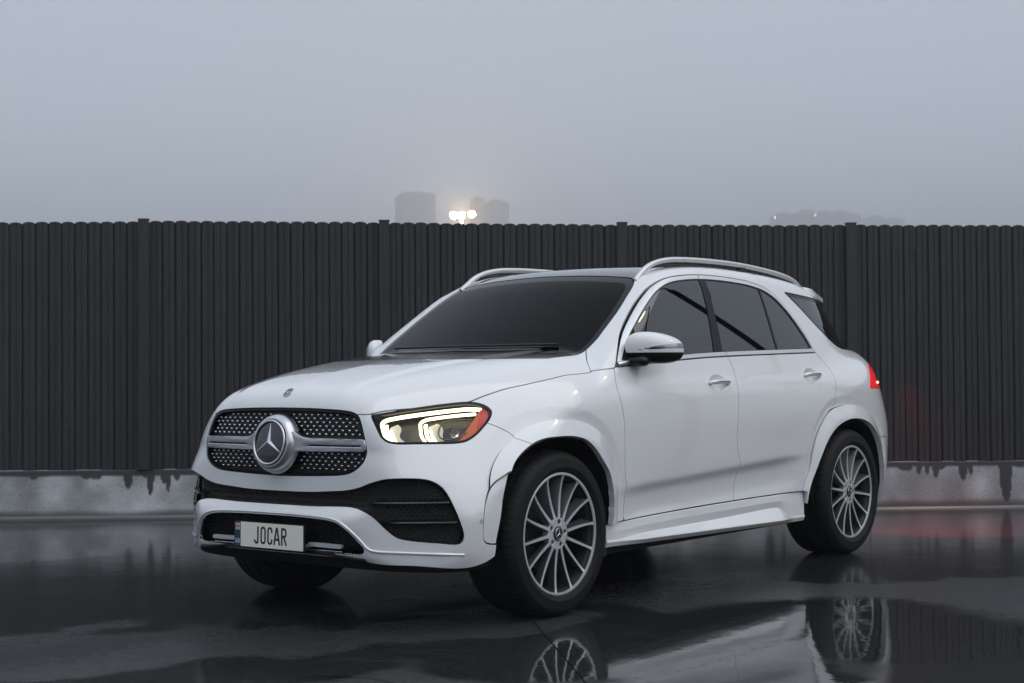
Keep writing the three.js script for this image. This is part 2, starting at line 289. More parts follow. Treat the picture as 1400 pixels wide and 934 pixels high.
const R_DOORS = region('side', [[-.545, 1.149, 1], [-.535, 1.118], [-.512, 1.053], [-.512, .996], [-.519, .945], [-.527, .874], [-.533, .637], [-.552, .564], [-.549, .398, 1], [-1.159, .414], [-1.771, .422], [-2.25, .424, 1], [-2.395, .424, 1], [-2.47, .555], [-2.52, .682], [-2.60, .79], [-2.69, .855], [-2.79, .86, 1], [-2.815, .967], [-2.842, 1.06], [-2.845, 1.14], [-2.80, 1.19], [-2.734, 1.237, 1], [-2.69, 1.252, 1], [-.66, 1.20, 1], [-.556, 1.153, 1]], (x, y, a) => .4 - a);
const R_ARCH_F = region('side', [[.50, .0, 1], [.452, .33], [.450, .388], [.432, .484], [.408, .612], [.371, .687], [.315, .743], [.214, .802], [.136, .826], [.03, .836], [-.085, .831], [-.178, .809], [-.249, .764], [-.309, .706], [-.358, .654], [-.385, .596], [-.408, .509], [-.409, .431], [-.400, .36], [-.400, 0, 1]], (x, y, a) => .5 - a);
const R_ARCH_R = region('side', [[-2.44, .0, 1], [-2.44, .40], [-2.524, .552], [-2.611, .678], [-2.744, .778], [-2.92, .828], [-3.06, .831], [-3.19, .809], [-3.31, .755], [-3.41, .655], [-3.49, .52], [-3.53, .40], [-3.56, .0, 1]], (x, y, a) => .5 - a);
const R_MOULD_F = region('side', [[.53, .0, 1], [.505, .42], [.50, .54], [.475, .645], [.437, .709], [.375, .771], [.304, .820], [.235, .862], [.150, .892], [.08, .905], [-.004, .910], [-.147, .900], [-.263, .868], [-.347, .816], [-.407, .743], [-.459, .641], [-.485, .53], [-.492, .42], [-.492, .0, 1]], (x, y, a) => Math.max(.5 - a, .40 - .6 * sst(.2, -.2, x) - y));
const R_MOULD_R = region('side', [[-2.36, .0, 1], [-2.395, .424], [-2.469, .555], [-2.520, .682], [-2.595, .786], [-2.727, .885], [-2.86, .912], [-2.98, .916], [-3.10, .906], [-3.24, .872], [-3.36, .80], [-3.46, .70], [-3.54, .56], [-3.585, .42], [-3.60, .0, 1]], (x, y, a) => .5 - a);
const R_SILL = region('side', [[-.38, .392, 1], [-.549, .398], [-1.159, .414], [-1.771, .422], [-2.43, .424, 1], [-2.43, 0, 1], [-.38, 0, 1]], (x, y, a) => .4 - a);
const R_TLAMP = region('side', [[-3.50, 1.158, 1], [-3.40, 1.09], [-3.315, 1.015, 1], [-3.6, 1.010], [-4.3, 1.0, 1], [-4.3, 1.13, 1], [-3.7, 1.155]], (x, y, a) => .42 - a);
const R_QGLASS = region('side', [[-2.557, 1.607, 1], [-2.688, 1.526], [-2.866, 1.412], [-3.06, 1.312], [-3.19, 1.272], [-3.40, 1.262], [-4.2, 1.26, 1], [-4.2, 1.57, 1], [-3.236, 1.577], [-2.749, 1.596]], (x, y, a) => Math.max(-2.5 - x > 0 ? -1 : 1, y - (ROOF(x) - .045 * a * a - .045)));
const R_FLAP = region('side', [[.375, .684, 1], [.460, .642], [.490, .609], [.527, .523], [.529, .427], [.522, .399], [.500, .382], [.30, .374, 1], [.30, .6, 1]], (x, y, a) => .5 - a);
const R_REARBUMP = region('side', [[-3.2, .70, 1], [-3.62, .70, 1], [-4.3, .74, 1], [-4.3, .1, 1], [-3.2, .1, 1]]);

const GAP = .0045;
const half = clip(skinMesh(.0155), (x, y, z) => z);
let rest = half;
const take = (r, gap = GAP) => { const m = clip(rest, grow(r, -gap / 2)); rest = clip(rest, not(grow(r, gap / 2))); return m; };
let lining = push(clip(clip(clip(clip(clip(clip(rest, not(grow(R_WS, -.02))), not(grow(R_DLO, -.03))), not(R_QGLASS)), not(R_ARCH_F)), not(R_ARCH_R)), not(R_PLATEBAY)), (x, y) => -.022);
lining = clip(clip(clip(lining, not(grow(R_LAMP, .004))), not(grow(R_GRILLE, .004))), not(grow(R_INTAKE, .004)));
const centre = (name, m, mat, parent = car, d = .014) => { const f = flange(m, d); return mesh(name, toGeo(joinRaw(f, mirror(f))), mat, parent); };
const pair = (name, m, mat, parents = [car, car], d = .014) => { const f = flange(m, d, false), g = toGeo(f), h = toGeo(mirror(f)); return [mesh(name, g, mat, parents[0]), mesh(name, h, mat, parents[1])]; };

take(R_ARCH_F, 0); take(R_ARCH_R, 0); rest = clip(rest, R_NOSECUT);
const mGrille = take(R_GRILLE), mLamp = take(R_LAMP), mIntake = take(R_INTAKE, 0), mBay = take(R_PLATEBAY, 0), mTail = take(R_TLAMP), mQ = take(R_QGLASS);
const mWs = take(R_WS), mRoof = take(R_ROOF), mDlo = take(R_DLO);
const mSill = take(R_SILL);
const mHood = take(R_HOOD);
const mFlap = take(R_FLAP, .007);
const mMouldF = take(R_MOULD_F, .001), mMouldR = take(R_MOULD_R, .001);
{ // the body dips in a shallow band that follows the mouldings
  const dip = (x, y, z) => { const d = Math.min(R_MOULD_F(x, y, z), R_MOULD_R(x, y, z)); return d > .062 || Math.abs(z) < .5 ? 0 : -.011 * (1 - clamp(d / .062)) * sst(.50, .62, y); };
  const moved = push(rest, dip), g = toGeo(moved); g.computeVertexNormals(); const N = g.attributes.normal.array;
  for (let i = 0; i < moved.pos.length; i += 3) if (dip(rest.pos[i], rest.pos[i + 1], rest.pos[i + 2]) !== 0) for (let c = 0; c < 3; c++) moved.nor[i + c] = N[i + c];
  rest = moved;
}
const mBumper = take(R_BUMPER); let mDoors = take(R_DOORS); const mFender = take(R_FENDER), mRearB = take(R_REARBUMP), mShell = rest;

const renorm = m => { const g = toGeo(m); g.computeVertexNormals(); return { pos: m.pos, nor: Array.from(g.attributes.normal.array), tri: m.tri }; };
const subdivide = m => { const o = { pos: m.pos.slice(), nor: m.nor.slice(), tri: [] }, E = new Map(), mid = (a, b) => { const k = a < b ? a + '_' + b : b + '_' + a; let v = E.get(k); if (v === undefined) { v = o.pos.length / 3; for (let c = 0; c < 3; c++) { o.pos.push((o.pos[3 * a + c] + o.pos[3 * b + c]) / 2); o.nor.push((o.nor[3 * a + c] + o.nor[3 * b + c]) / 2); } E.set(k, v); } return v; }; for (let t = 0; t < m.tri.length; t += 3) { const [a, b, c] = [m.tri[t], m.tri[t + 1], m.tri[t + 2]], x = mid(a, b), y = mid(b, c), z = mid(c, a); o.tri.push(a, x, z, x, b, y, z, y, c, x, y, z); } return o; };
const largest = m => { // the biggest connected piece
  const n = m.pos.length / 3, P = [...Array(n).keys()], f = i => { while (P[i] !== i) i = P[i] = P[P[i]]; return i; }; for (let t = 0; t < m.tri.length; t += 3) { P[f(m.tri[t])] = f(m.tri[t + 1]); P[f(m.tri[t + 1])] = f(m.tri[t + 2]); }
  const C = {}; for (let t = 0; t < m.tri.length; t += 3) C[f(m.tri[t])] = (C[f(m.tri[t])] ?? 0) + 1; const best = +Object.keys(C).sort((a, b) => C[b] - C[a])[0]; const tri = []; for (let t = 0; t < m.tri.length; t += 3) if (f(m.tri[t]) === best) tri.push(m.tri[t], m.tri[t + 1], m.tri[t + 2]); return clip({ pos: m.pos, nor: m.nor, tri }, () => -1);
};
const bonnet = centre('bonnet', mHood, PAINT);
const bumper = centre('front_bumper', mBumper, PAINT);
const [fenderL, fenderR] = pair('front_fender', mFender, PAINT);
const shell = centre('body_shell', mShell, PAINT);
centre('rear_bumper', mRearB, PAINT);
const CUPS = [[-1.465, 1.066], [-2.575, 1.098]];
const cupE = (x, y) => { const [cx, cy] = x > -2 ? CUPS[0] : CUPS[1]; return Math.hypot((x - cx) / .100, (y - cy) / .047); };
const cupSd = (x, y) => (cupE(x, y) - 1) * .047;
let cups = subdivide(subdivide(clip(mDoors, cupSd))); mDoors = clip(mDoors, not(cupSd));
cups = renorm(push(cups, (x, y) => -.019 * Math.pow(Math.max(0, 1 - cupE(x, y) ** 2), 1.3)));
const frontHalf = (x, y, z) => DDX(y) - x;
const [fdL, fdR] = pair('front_door', clip(mDoors, grow(frontHalf, -GAP / 2)), PAINT);
const [rdL, rdR] = pair('rear_door', clip(mDoors, not(grow(frontHalf, GAP / 2))), PAINT);
pair('handle_cup', clip(cups, (x) => -2 - x), PAINT, [fdL, fdR], .002); pair('handle_cup', clip(cups, (x) => 2 + x), PAINT, [rdL, rdR], .002);
pair('bumper_flap', push(mFlap, -.004), PAINT, [bumper, bumper]);
// mouldings stand proud, more towards the wheel
const proudF = (x, y, z) => .003 + .026 * clamp(-R_MOULD_F(x, y, z) / .075), proudR = (x, y, z) => .003 + .024 * clamp(-R_MOULD_R(x, y, z) / .075);
const splitLine = spline([.05, 0], [.8, .21], [.84, .258], [.87, .29], [.91, .36]);
const mF = renorm(push(mMouldF, proudF)), mR = renorm(push(mMouldR, proudR));
const splitSd = (x, y, z) => y < .45 ? (.2 - x) : (.76 - .71 * (x - .205)) > 9 ? 1 : -((y - .804) * .80 + (x - .221) * .60 > 0 ? 1 : -1) * 0 + ((.221 - x) * .5 + (y - .804) * .866);
pair('arch_moulding', clip(mF, grow(splitSd, -.0016)), PAINT, [bumper, bumper], .03);
pair('arch_moulding', clip(mF, not(grow(splitSd, .0016))), PAINT, [fenderL, fenderR], .03);
pair('arch_moulding', mR, PAINT, [shell, shell], .03);
{ const l = flipRaw(lining); mesh('inner_lining', toGeo(joinRaw(lining, mirror(lining))), BLACKMATT, car); }
// windows: frit band, panes, trims, pillars
{
  const frit = (name, m, r, d, mat, inset, parent = car) => { const pane = clip(m, grow(r, -d)), band = clip(m, not(grow(r, -d))); return [push(pane, -inset), push(band, -inset)]; };
  const [wsPane, wsBand] = frit('', mWs, R_WS, .030, 0, .004);
  const ws = centre('windscreen', wsPane, GLASSWS, car, .004);
  centre('windscreen_border', wsBand, BLACKGLOSS, ws, .012);
  const roof = centre('glass_roof', push(mRoof, -.003), phy({ color: lin(.008, .009, .011), roughness: .06, clearcoat: 1, clearcoatRoughness: .05 }));
  const [qp, qb] = frit('', mQ, R_QGLASS, .022, 0, .004);
  const rw = centre('rear_window', qp, GLASSDARK, car, .004); centre('rear_window_border', qb, BLACKGLOSS, rw, .012);
  // side windows
  const TRIM = std({ color: lin(.70, .71, .73), metalness: .6, roughness: .42 });
  const inner = clip(mDlo, grow(R_DLO, -.030)), trim = clip(clip(mDlo, not(grow(R_DLO, -.025))), grow(R_DLO, -.005)), seal = clip(clip(mDlo, not(grow(R_DLO, -.030))), grow(R_DLO, -.025));
  const b1 = spline([1.1, -1.463], [1.224, -1.505], [1.402, -1.557], [1.525, -1.585], [1.637, -1.602]), b2 = spline([1.1, -1.59], [1.231, -1.613], [1.383, -1.640], [1.527, -1.664], [1.64, -1.676]);
  const c1 = spline([1.1, -2.234], [1.249, -2.238], [1.46, -2.249], [1.617, -2.259]);
  const tri = spline([1.0, -.60], [1.15, -.70], [1.20, -.735], [1.32, -.80], [1.36, -.82], [1.7, -.9]);
  const sd = { front: (x, y) => Math.max(b1(y) - x, x - tri(y)), corner: (x, y) => tri(y) + .006 - x, pillar: (x, y) => Math.max(x - b1(y) + .006, b2(y) + .006 - x), rear: (x, y) => Math.max(x - b2(y), c1(y) + .009 - x), quarter: (x, y) => x - c1(y) + .009 };
  for (const k of Object.keys(sd)) { const f = sd[k]; sd[k] = (x, y, z) => f(x, y) * .97; }
  const gl = (name, s, mat, P, ins = .006) => pair(name, push(clip(inner, s), -ins), mat, P, .006);
  const frontP = [fdL, fdR], rearP = [rdL, rdR];
  gl('door_window', sd.front, GLASSDARK, frontP); gl('window_corner', (x, y, z) => sd.corner(x, y, z) - .007, BLACKMATT, frontP, .004);
  gl('pillar_cover', sd.pillar, BLACKGLOSS, frontP, .003);
  gl('door_window', sd.rear, GLASSDARK, rearP); gl('quarter_window', sd.quarter, GLASSDARK, rearP);
  const split = (m, s) => clip(m, s), fr = (x, y, z) => DDX(y) + .003 - x, rr = (x, y, z) => x - DDX(y) + .003;
  pair('window_trim', push(clip(trim, fr), .003), TRIM, frontP, .012); pair('window_trim', push(clip(trim, rr), .003), TRIM, rearP, .012);
  pair('window_seal', push(seal, -.004), BLACKPLASTIC, [shell, shell], .01);
  const div = [(x, y) => Math.abs(x - tri(y) - .003) - .0035, (x, y) => Math.abs(x - b1(y) + .003) - .0035, (x, y) => Math.abs(x - b2(y) - .003) - .0035, (x, y) => Math.abs(x - c1(y)) - .0095];
  div.forEach((f, i) => i && pair('window_divider', push(largest(clip(inner, (x, y, z) => f(x, y))), -.002), BLACKPLASTIC, i < 2 ? frontP : rearP, .012));
}
// ---------------------------------------------------------------- wheels, wells, skirts, underside
const RUBBER = phy({ color: lin(.006), roughness: .66, ior: 1.35 });
const MACHINED = std({ color: lin(.75, .75, .76), metalness: .7, roughness: .33 });
const SPOKESIDE = phy({ color: lin(.20, .205, .215), metalness: .75, roughness: .34, clearcoat: .5, clearcoatRoughness: .15 });
const BARREL = std({ color: lin(.05, .051, .054), metalness: .6, roughness: .36 });
const lathe = (pts, seg = 96) => { const g = new THREE.LatheGeometry(pts.map(p => new THREE.Vector2(p[0], p[1])), seg); g.rotateX(Math.PI / 2); return g; };
function makeWheel() {                           // the outside looks along +z
  const w = new THREE.Group(); w.name = 'wheel';
  const prof = [[.262, -.012], [.276, .001], [.2845, .0035], [.288, .010], [.2895, .0095], [.296, .0155], [.306, .0185], [.3075, .0205], [.3105, .0205], [.312, .0188], [.330, .0188], [.346, .0150], [.350, .0150], [.352, .0128], [.363, .006], [.3725, -.004], [.379, -.0145], [.3835, -.030]];
  const tread = []; for (const [h, r] of [[-.050, .3855], [-.0505, .378], [-.0585, .378], [-.059, .3862], [-.093, .3872], [-.0935, .379], [-.1035, .379], [-.104, .3875], [-.1375, .3878]]) tread.push([r, h]);
  const all = [...prof, ...tread], mirrored = [...all].reverse().slice(1).map(([r, h]) => [r, -.275 - h]);
  const SEG = 288, g = lathe([...all, ...mirrored], SEG), P = g.attributes.position;
  for (let i = 0; i < P.count; i++) {            // shoulder blocks
    const x = P.getX(i), y = P.getY(i), r = Math.hypot(x, y), z = P.getZ(i); if (r < .3715) continue;
    const k = Math.round((Math.atan2(y, x) / (2 * Math.PI) + 1) * SEG) % 4, side = z > -.06 || z < -.215;
    const d = side ? (k === 0 ? .0032 : 0) : ((k + Math.round(z * 40)) % 4 + 4) % 4 === 0 ? .002 : 0; if (d) { P.setX(i, x * (1 - d / r)); P.setY(i, y * (1 - d / r)); }
  }
  g.computeVertexNormals(); mesh('tyre', g, RUBBER, w);
  const rim = mesh('rim', merge([lathe([[.2725, .0052], [.2815, .0058], [.2840, .0035], [.2842, -.004]]), lathe([[.2705, -.002], [.2725, .0052]])]), MACHINED, w);
  mesh('barrel', lathe([[.2715, -.001], [.266, -.012], [.2575, -.03], [.252, -.07], [.247, -.20], [.255, -.235]]), BARREL, rim);
  const face = [], side = [];
  const N = 14, rs = [.070, .10, .14, .18, .22, .25, .2735];
  for (let s = 0; s < N; s++) {
    const th0 = (s + .22) / N * Math.PI * 2, fp = [], sp = [];
    const ring = rs.map((r, i) => {
      const t = i / (rs.length - 1), th = th0 + .012 * Math.sin(t * Math.PI), hw = lerp(.0075, .0050, Math.min(1, t * 1.4)) + (i === rs.length - 1 ? .0025 : 0), z = -.010 * Math.sin(Math.PI * Math.min(1, t * .9 + .1)) - .006 * (1 - t);
      const c = Math.cos(th), n = Math.sin(th), at = (off, zz) => [c * r - n * off, n * r + c * off, zz];
      const back = lerp(.008, .021, t), depth = lerp(-.045, -.062, t);
      return [at(-hw, z), at(hw, z), at(hw + back, depth), at(-hw + back * .35, depth), at(-hw - .0008, z - .003), at(hw + .0008, z - .003)];
    });
    const strip = (arr, a, b) => { for (let i = 0; i < ring.length - 1; i++) { const p = ring[i][a], q = ring[i][b], r2 = ring[i + 1][b], u = ring[i + 1][a]; arr.push(...p, ...u, ...r2, ...p, ...r2, ...q); } };
    strip(fp, 0, 1); strip(fp, 1, 5); strip(fp, 4, 0); strip(sp, 5, 2); strip(sp, 2, 3); strip(sp, 3, 4);
    const G = a => { const b = new THREE.BufferGeometry(); b.setAttribute('position', new THREE.Float32BufferAttribute(a, 3)); b.computeVertexNormals(); return b; };
    const spoke = mesh('spoke', G(fp), MACHINED, w); mesh('spoke_side', G(sp), SPOKESIDE, spoke);
  }
  // hub with bolts and cap
  const hubS = new THREE.Shape(); const HN = 70;
  for (let i = 0; i <= HN; i++) { const a = i / HN * Math.PI * 2, r = .0735 + .0035 * Math.cos(a * 14 - .22 * 2 * Math.PI); i ? hubS.lineTo(r * Math.cos(a), r * Math.sin(a)) : hubS.moveTo(r * Math.cos(a), r * Math.sin(a)); }
  for (let k = 0; k < 5; k++) { const a = k / 5 * Math.PI * 2 + .1, h = new THREE.Path(); h.absarc(.055 * Math.cos(a), .055 * Math.sin(a), .0130, 0, Math.PI * 2, true); hubS.holes.push(h); }
  const hg = new THREE.ExtrudeGeometry(hubS, { depth: .03, bevelEnabled: true, bevelSize: .002, bevelThickness: .002, bevelSegments: 2, curveSegments: 20 }); hg.translate(0, 0, -.044);
  const hub = mesh('hub', hg, MACHINED, w);
  for (let k = 0; k < 5; k++) { const a = k / 5 * Math.PI * 2 + .1; const b = new THREE.CylinderGeometry(.0090, .0110, .02, 6).rotateX(Math.PI / 2).translate(.055 * Math.cos(a), .055 * Math.sin(a), -.030); mesh('wheel_bolt', b, BLACKPLASTIC, hub); }
  const cap = mesh('hub_cap', lathe([[0.0001, -.004], [.022, -.0045], [.030, -.0055], [.0345, -.009], [.035, -.018]], 40), std({ color: lin(.05), metalness: .6, roughness: .25 }), w);
  mesh('cap_star', starGeo(.024, .0035, .0028).translate(0, 0, -.0035), CHROME, cap);
  mesh('cap_ring', new THREE.TorusGeometry(.0265, .0016, 6, 40).translate(0, 0, -.0048), CHROME, cap);
  mesh('brake_disc', lathe([[.08, -.085], [.178, -.085], [.180, -.088], [.180, -.112], [.178, -.115], [.06, -.115]], 64), std({ color: lin(.045), metalness: .8, roughness: .45 }), w);
  mesh('brake_back', lathe([[0.001, -.13], [.246, -.13]], 48), BLACKMATT, w);
  return w;
}
function starGeo(R, rIn, h) {                    // three ridged points
  const a = [], P = (r, t, z) => [r * Math.cos(t), r * Math.sin(t), z];
  for (let k = 0; k < 3; k++) {
    const t = Math.PI / 2 + k * 2 * Math.PI / 3, tip = P(R, t, .0006), l = P(rIn, t + Math.PI / 3, h * .35), r = P(rIn, t - Math.PI / 3, h * .35), c = [0, 0, h], b0 = P(R, t, -.002), bl = P(rIn, t + Math.PI / 3, -.002), br = P(rIn, t - Math.PI / 3, -.002);
    for (const T of [[c, tip, l], [c, r, tip], [tip, b0, bl], [tip, bl, l], [r, br, b0], [r, b0, tip]]) for (const v of T) a.push(...v);
  }
  const g = new THREE.BufferGeometry(); g.setAttribute('position', new THREE.Float32BufferAttribute(a, 3)); g.computeVertexNormals(); return g;
}
const wheel0 = makeWheel();
[[0, -.948, 0], [-2.995, -.955, 1.1], [0, .948, .5], [-2.995, .955, 2.1]].forEach(([x, z, turn], i) => {
  const w = i ? wheel0.clone() : wheel0; w.name = 'wheel'; car.add(w); w.position.set(x, .3835, z);
  w.rotation.set(0, z < 0 ? Math.PI : 0, 0); w.rotateZ(turn);
});
for (const [x0, r, rx] of [[.01, .50, 1], [-2.995, .52, 1]]) for (const s of [-1, 1]) {   // wells
  const g = new THREE.CylinderGeometry(r - .03, r - .03, .42, 48, 1, true, -.15, Math.PI + .3).rotateY(0); g.rotateX(Math.PI / 2).rotateZ(Math.PI / 2 * 0);
  const disc = new THREE.CircleGeometry(r - .03, 48).translate(0, 0, -s * .21);
  const g2 = new THREE.CylinderGeometry(r - .03, r - .03, .42, 64, 1, true).rotateX(Math.PI / 2);
  mesh('wheel_well', merge([(() => { const k = g2.toNonIndexed(), p = k.attributes.position, keep = []; for (let i = 0; i < p.count; i += 3) { const y = (p.getY(i) + p.getY(i + 1) + p.getY(i + 2)) / 3; if (y > -.06) for (let q = 0; q < 3; q++) keep.push(p.getX(i + q), p.getY(i + q), p.getZ(i + q)); } const b = new THREE.BufferGeometry(); b.setAttribute('position', new THREE.Float32BufferAttribute(keep, 3)); b.computeVertexNormals(); return b; })(), (() => { const h = new THREE.CircleGeometry(r - .03, 48, -.2, Math.PI + .4).translate(0, 0, -s * .21); return h; })()]).translate(x0, .395, s * .70), BLACKMATT, car);
}
// side skirts: station by station
function skirt(sg) {
  const top = spline([-2.6, .4245], [-2.43, .424], [-1.77, .422], [-1.16, .414], [-.55, .398], [-.38, .391]);
  const crease = spline([-2.45, .312], [-2.33, .320], [-2.2, .341], [-2.05, .348], [-1.78, .3425], [-1.18, .331], [-.75, .323], [-.42, .306]);
  const stations = []; for (let i = 0; i <= 110; i++) stations.push(lerp(-.405, -2.436, i / 110));
  const prof = x => {
    const yt = top(x) - .0045, w = sst(-.46, -.74, x) * (1 - sst(-2.12, -2.32, x)), yc = crease(x), yb = lerp(.272, .302, clamp((x + 2.35) / 1.9));
    const yy = lerp(Math.min(yb + .012, yt - .04), yc, w);
    return [[.88, yt], [.918, yt], [.9215, yt - .003], [.925, lerp(yt, yy, .5)], [.925 - .008 * w, yy], [.925 - .006 * w, yy - .002], [.928 + .030 * w, yb + .008], [.930 + .031 * w, yb], [.920 + .02 * w, yb - .022], [.86, yb - .035]];
  };
  const rings = stations.map(prof), pos = [], idx = [];
  const n = rings[0].length;
  for (let k = 0; k < n - 1; k++) { const b = pos.length / 3; rings.forEach((r, i) => { for (const q of [r[k], r[k + 1]]) pos.push(stations[i], q[1], sg * q[0]); }); for (let i = 0; i < rings.length - 1; i++) { const v = b + 2 * i; sg > 0 ? idx.push(v, v + 1, v + 2, v + 1, v + 3, v + 2) : idx.push(v, v + 2, v + 1, v + 1, v + 2, v + 3); } }
  for (const i of [0, rings.length - 1]) { const b = pos.length / 3; rings[i].forEach(q => pos.push(stations[i], q[1], sg * q[0])); for (let k = 1; k < n - 1; k++) (i === 0) === (sg > 0) ? idx.push(b, b + k + 1, b + k) : idx.push(b, b + k, b + k + 1); }
  const g = new THREE.BufferGeometry(); g.setAttribute('position', new THREE.Float32BufferAttribute(pos, 3)); g.setIndex(idx); g.computeVertexNormals(); return g;
}
mesh('side_skirt', skirt(-1), PAINT, car); mesh('side_skirt', skirt(1), PAINT, car);
mesh('mud_flap', new THREE.BoxGeometry(.02, .16, .10).translate(-.415, .315, -.86), BLACKPLASTIC, car); mesh('mud_flap', new THREE.BoxGeometry(.02, .16, .10).translate(-.415, .315, .86), BLACKPLASTIC, car);
{ // underside between and ahead of the axles
  const b = (x0, x1, y0, y1, w) => new THREE.BoxGeometry(x1 - x0, y1 - y0, 2 * w).translate((x0 + x1) / 2, (y0 + y1) / 2, 0);
  mesh('underbody', merge([b(-2.42, -.43, .235, .30, .86), b(-.43, .50, .24, .34, .50), b(.50, .80, .295, .345, .62), b(-3.55, -2.42, .27, .40, .55), b(-3.9, -3.55, .30, .36, .70)]), BLACKMATT, car);
}
// ---------------------------------------------------------------- nose: grille, lamps, intakes, plate
const noseX = (a, y) => { let lo = .2, hi = 1.15; for (let k = 0; k < 34; k++) { const m = (lo + hi) / 2; skin(m, y, a) > 0 ? hi = m : lo = m; } return lo; };
const sideA = (x, y) => { let lo = .3, hi = 1.15; for (let k = 0; k < 34; k++) { const m = (lo + hi) / 2; skin(x, y, m) > 0 ? hi = m : lo = m; } return lo; };
const inset = (a, y, d) => { const x = noseX(a, y), g = [0, 0, 0], L = skinGrad(x, y, -a, g); return [x - g[0] / L * d, y - g[1] / L * d, -a - g[2] / L * d]; };
const flipZ = p => [p[0], p[1], -p[2]];
{
  const back = centre('grille', push(mGrille, -.030), BLACKPLASTIC, car, .05);
  centre('grille_surround', push(clip(mGrille, not(grow(R_GRILLE, -.010))), -.004), BLACKGLOSS, back, .028);
  // rows of small bright studs
  const stud = [], sg = new THREE.SphereGeometry(1, 8, 6);
  const rows = []; for (let y = .955; y > .865; y -= .0178) rows.push(y); for (let y = .796; y > .69; y -= .0178) rows.push(y);
  rows.forEach((y, j) => {
    for (let i = -16; i <= 16; i++) {
      const z = (i + (j % 2) * .5) * .0385, a = Math.abs(z); if (R_GRILLE(.8, y, z) > -.016 || Math.hypot(z, y - .82) < .150) continue;
      const p = inset(a, y, .021), g = sg.clone().scale(.0066, .0050, .0080); g.translate(p[0], p[1], z < 0 ? p[2] : -p[2]); stud.push(g);
    }
  });
  const st = mesh('grille_studs', merge(stud), CHROME, back); st.userData.kind = 'stuff';
  const webs = []; for (const y of rows) { const pts = []; for (let a = -.5; a <= .5001; a += .05) if (R_GRILLE(.8, y, a) < -.008) { const p = inset(Math.abs(a), y, .027); pts.push([p[0], p[1], a]); } if (pts.length > 2) webs.push(tube(pts, .0028, 30, 5)); }
  mesh('grille_web', merge(webs), BLACKGLOSS, back).userData.kind = 'stuff';
  // the two-bladed bar with its slot
  for (const s of [-1, 1]) {
    const S = new THREE.Shape(); const y0 = .789, y1 = .841;
    S.moveTo(.10, y0 + .004); S.lineTo(.18, y0); S.lineTo(.505, y0 + .003); S.quadraticCurveTo(.522, y0 + .004, .522, y0 + .016); S.lineTo(.519, y1 - .010); S.quadraticCurveTo(.517, y1, .505, y1); S.lineTo(.20, y1 + .003); S.quadraticCurveTo(.16, y1 + .006, .13, y1 + .03); S.lineTo(.10, y1 + .03); S.closePath();
    const H = new THREE.Path(); H.moveTo(.215, .808); H.lineTo(.502, .808); H.lineTo(.502, .8205); H.lineTo(.235, .8205); H.quadraticCurveTo(.20, .819, .188, .808); H.closePath(); S.holes.push(H);
    let g = new THREE.ExtrudeGeometry(S, { depth: .022, bevelEnabled: true, bevelSize: .0035, bevelThickness: .005, bevelSegments: 4, curveSegments: 8 });
    // fine along its length so that it can follow the nose
    const fine = geo => { let k = geo.toNonIndexed ? (geo.index ? geo.toNonIndexed() : geo) : geo, p = Array.from(k.attributes.position.array); for (let pass = 0; pass < 4; pass++) { const o = []; for (let i = 0; i < p.length; i += 9) { const T = [0, 1, 2].map(q => p.slice(i + 3 * q, i + 3 * q + 3)); let best = 0, bl = 0; for (let e = 0; e < 3; e++) { const d = Math.abs(T[e][0] - T[(e + 1) % 3][0]); if (d > bl) { bl = d; best = e; } } if (bl > .04) { const A = T[best], B = T[(best + 1) % 3], C = T[(best + 2) % 3], M = [0, 1, 2].map(c => (A[c] + B[c]) / 2); o.push(...A, ...M, ...C, ...M, ...B, ...C); } else o.push(...T.flat()); } p = o; } const b = new THREE.BufferGeometry(); b.setAttribute('position', new THREE.Float32BufferAttribute(p, 3)); return b; };
    g = fine(g); const P = g.attributes.position;
    for (let i = 0; i < P.count; i++) { const a = P.getX(i), y = P.getY(i), d = P.getZ(i); const bulge = .022 * Math.exp(-Math.pow((a - .1) / .07, 2)); P.setXYZ(i, noseX(a, .815) - .024 + d + bulge, y, s * a); }
    if (s > 0) { const A = P.array; for (let i = 0; i < A.length; i += 9) for (let c = 0; c < 3; c++) { const t = A[i + 3 + c]; A[i + 3 + c] = A[i + 6 + c]; A[i + 6 + c] = t; } }
    if (s > 0) {} const A = P.array; if (s < 0) {} const gb = toCreasedNormals(mergeVertices(new THREE.BufferGeometry().setAttribute('position', g.attributes.position), 1e-5), .6);
    const bar = mesh('grille_bar', gb, SATIN, back);
    const slot = []; for (let a = .19; a <= .505; a += .02) slot.push([noseX(a, .815) - .018, .814, s * a]); mesh('bar_slot', tube(slot, .0075, 40, 6), BLACKMATT, back);
    const lipT = []; for (let a = .185; a <= .512; a += .02) lipT.push([noseX(a, .815) + .0025, .8065, s * a]); mesh('bar_lip', tube(lipT, .0022, 40, 6), CHROME, back);
  }
  // emblem: cone, ring, disc, star; leans back a little
  const em = new THREE.Group(); em.name = 'emblem'; car.add(em); em.position.set(.922, .8245, 0); em.rotation.set(0, Math.PI / 2, 0); em.rotateX(-.14);
  mesh('emblem_cone', lathe([[.1075, .004], [.112, .004], [.118, .001], [.126, -.010], [.134, -.028], [.139, -.05]], 72), SATIN, em);
  mesh('emblem_gap', lathe([[.0965, .0], [.109, .002]], 64), BLACKPLASTIC, em);
  mesh('emblem_ring', new THREE.TorusGeometry(.0985, .0052, 10, 80).translate(0, 0, .008), CHROME, em);
  mesh('emblem_disc', lathe([[.0001, .012], [.05, .0105], [.085, .006], [.096, .003]], 64), phy({ color: lin(.012, .013, .016), roughness: .07, clearcoat: 1 }), em);
  mesh('emblem_star', starGeo(.092, .0145, .012).translate(0, 0, .0085), std({ color: lin(.80, .81, .82), metalness: 1, roughness: .20 }), em);
}
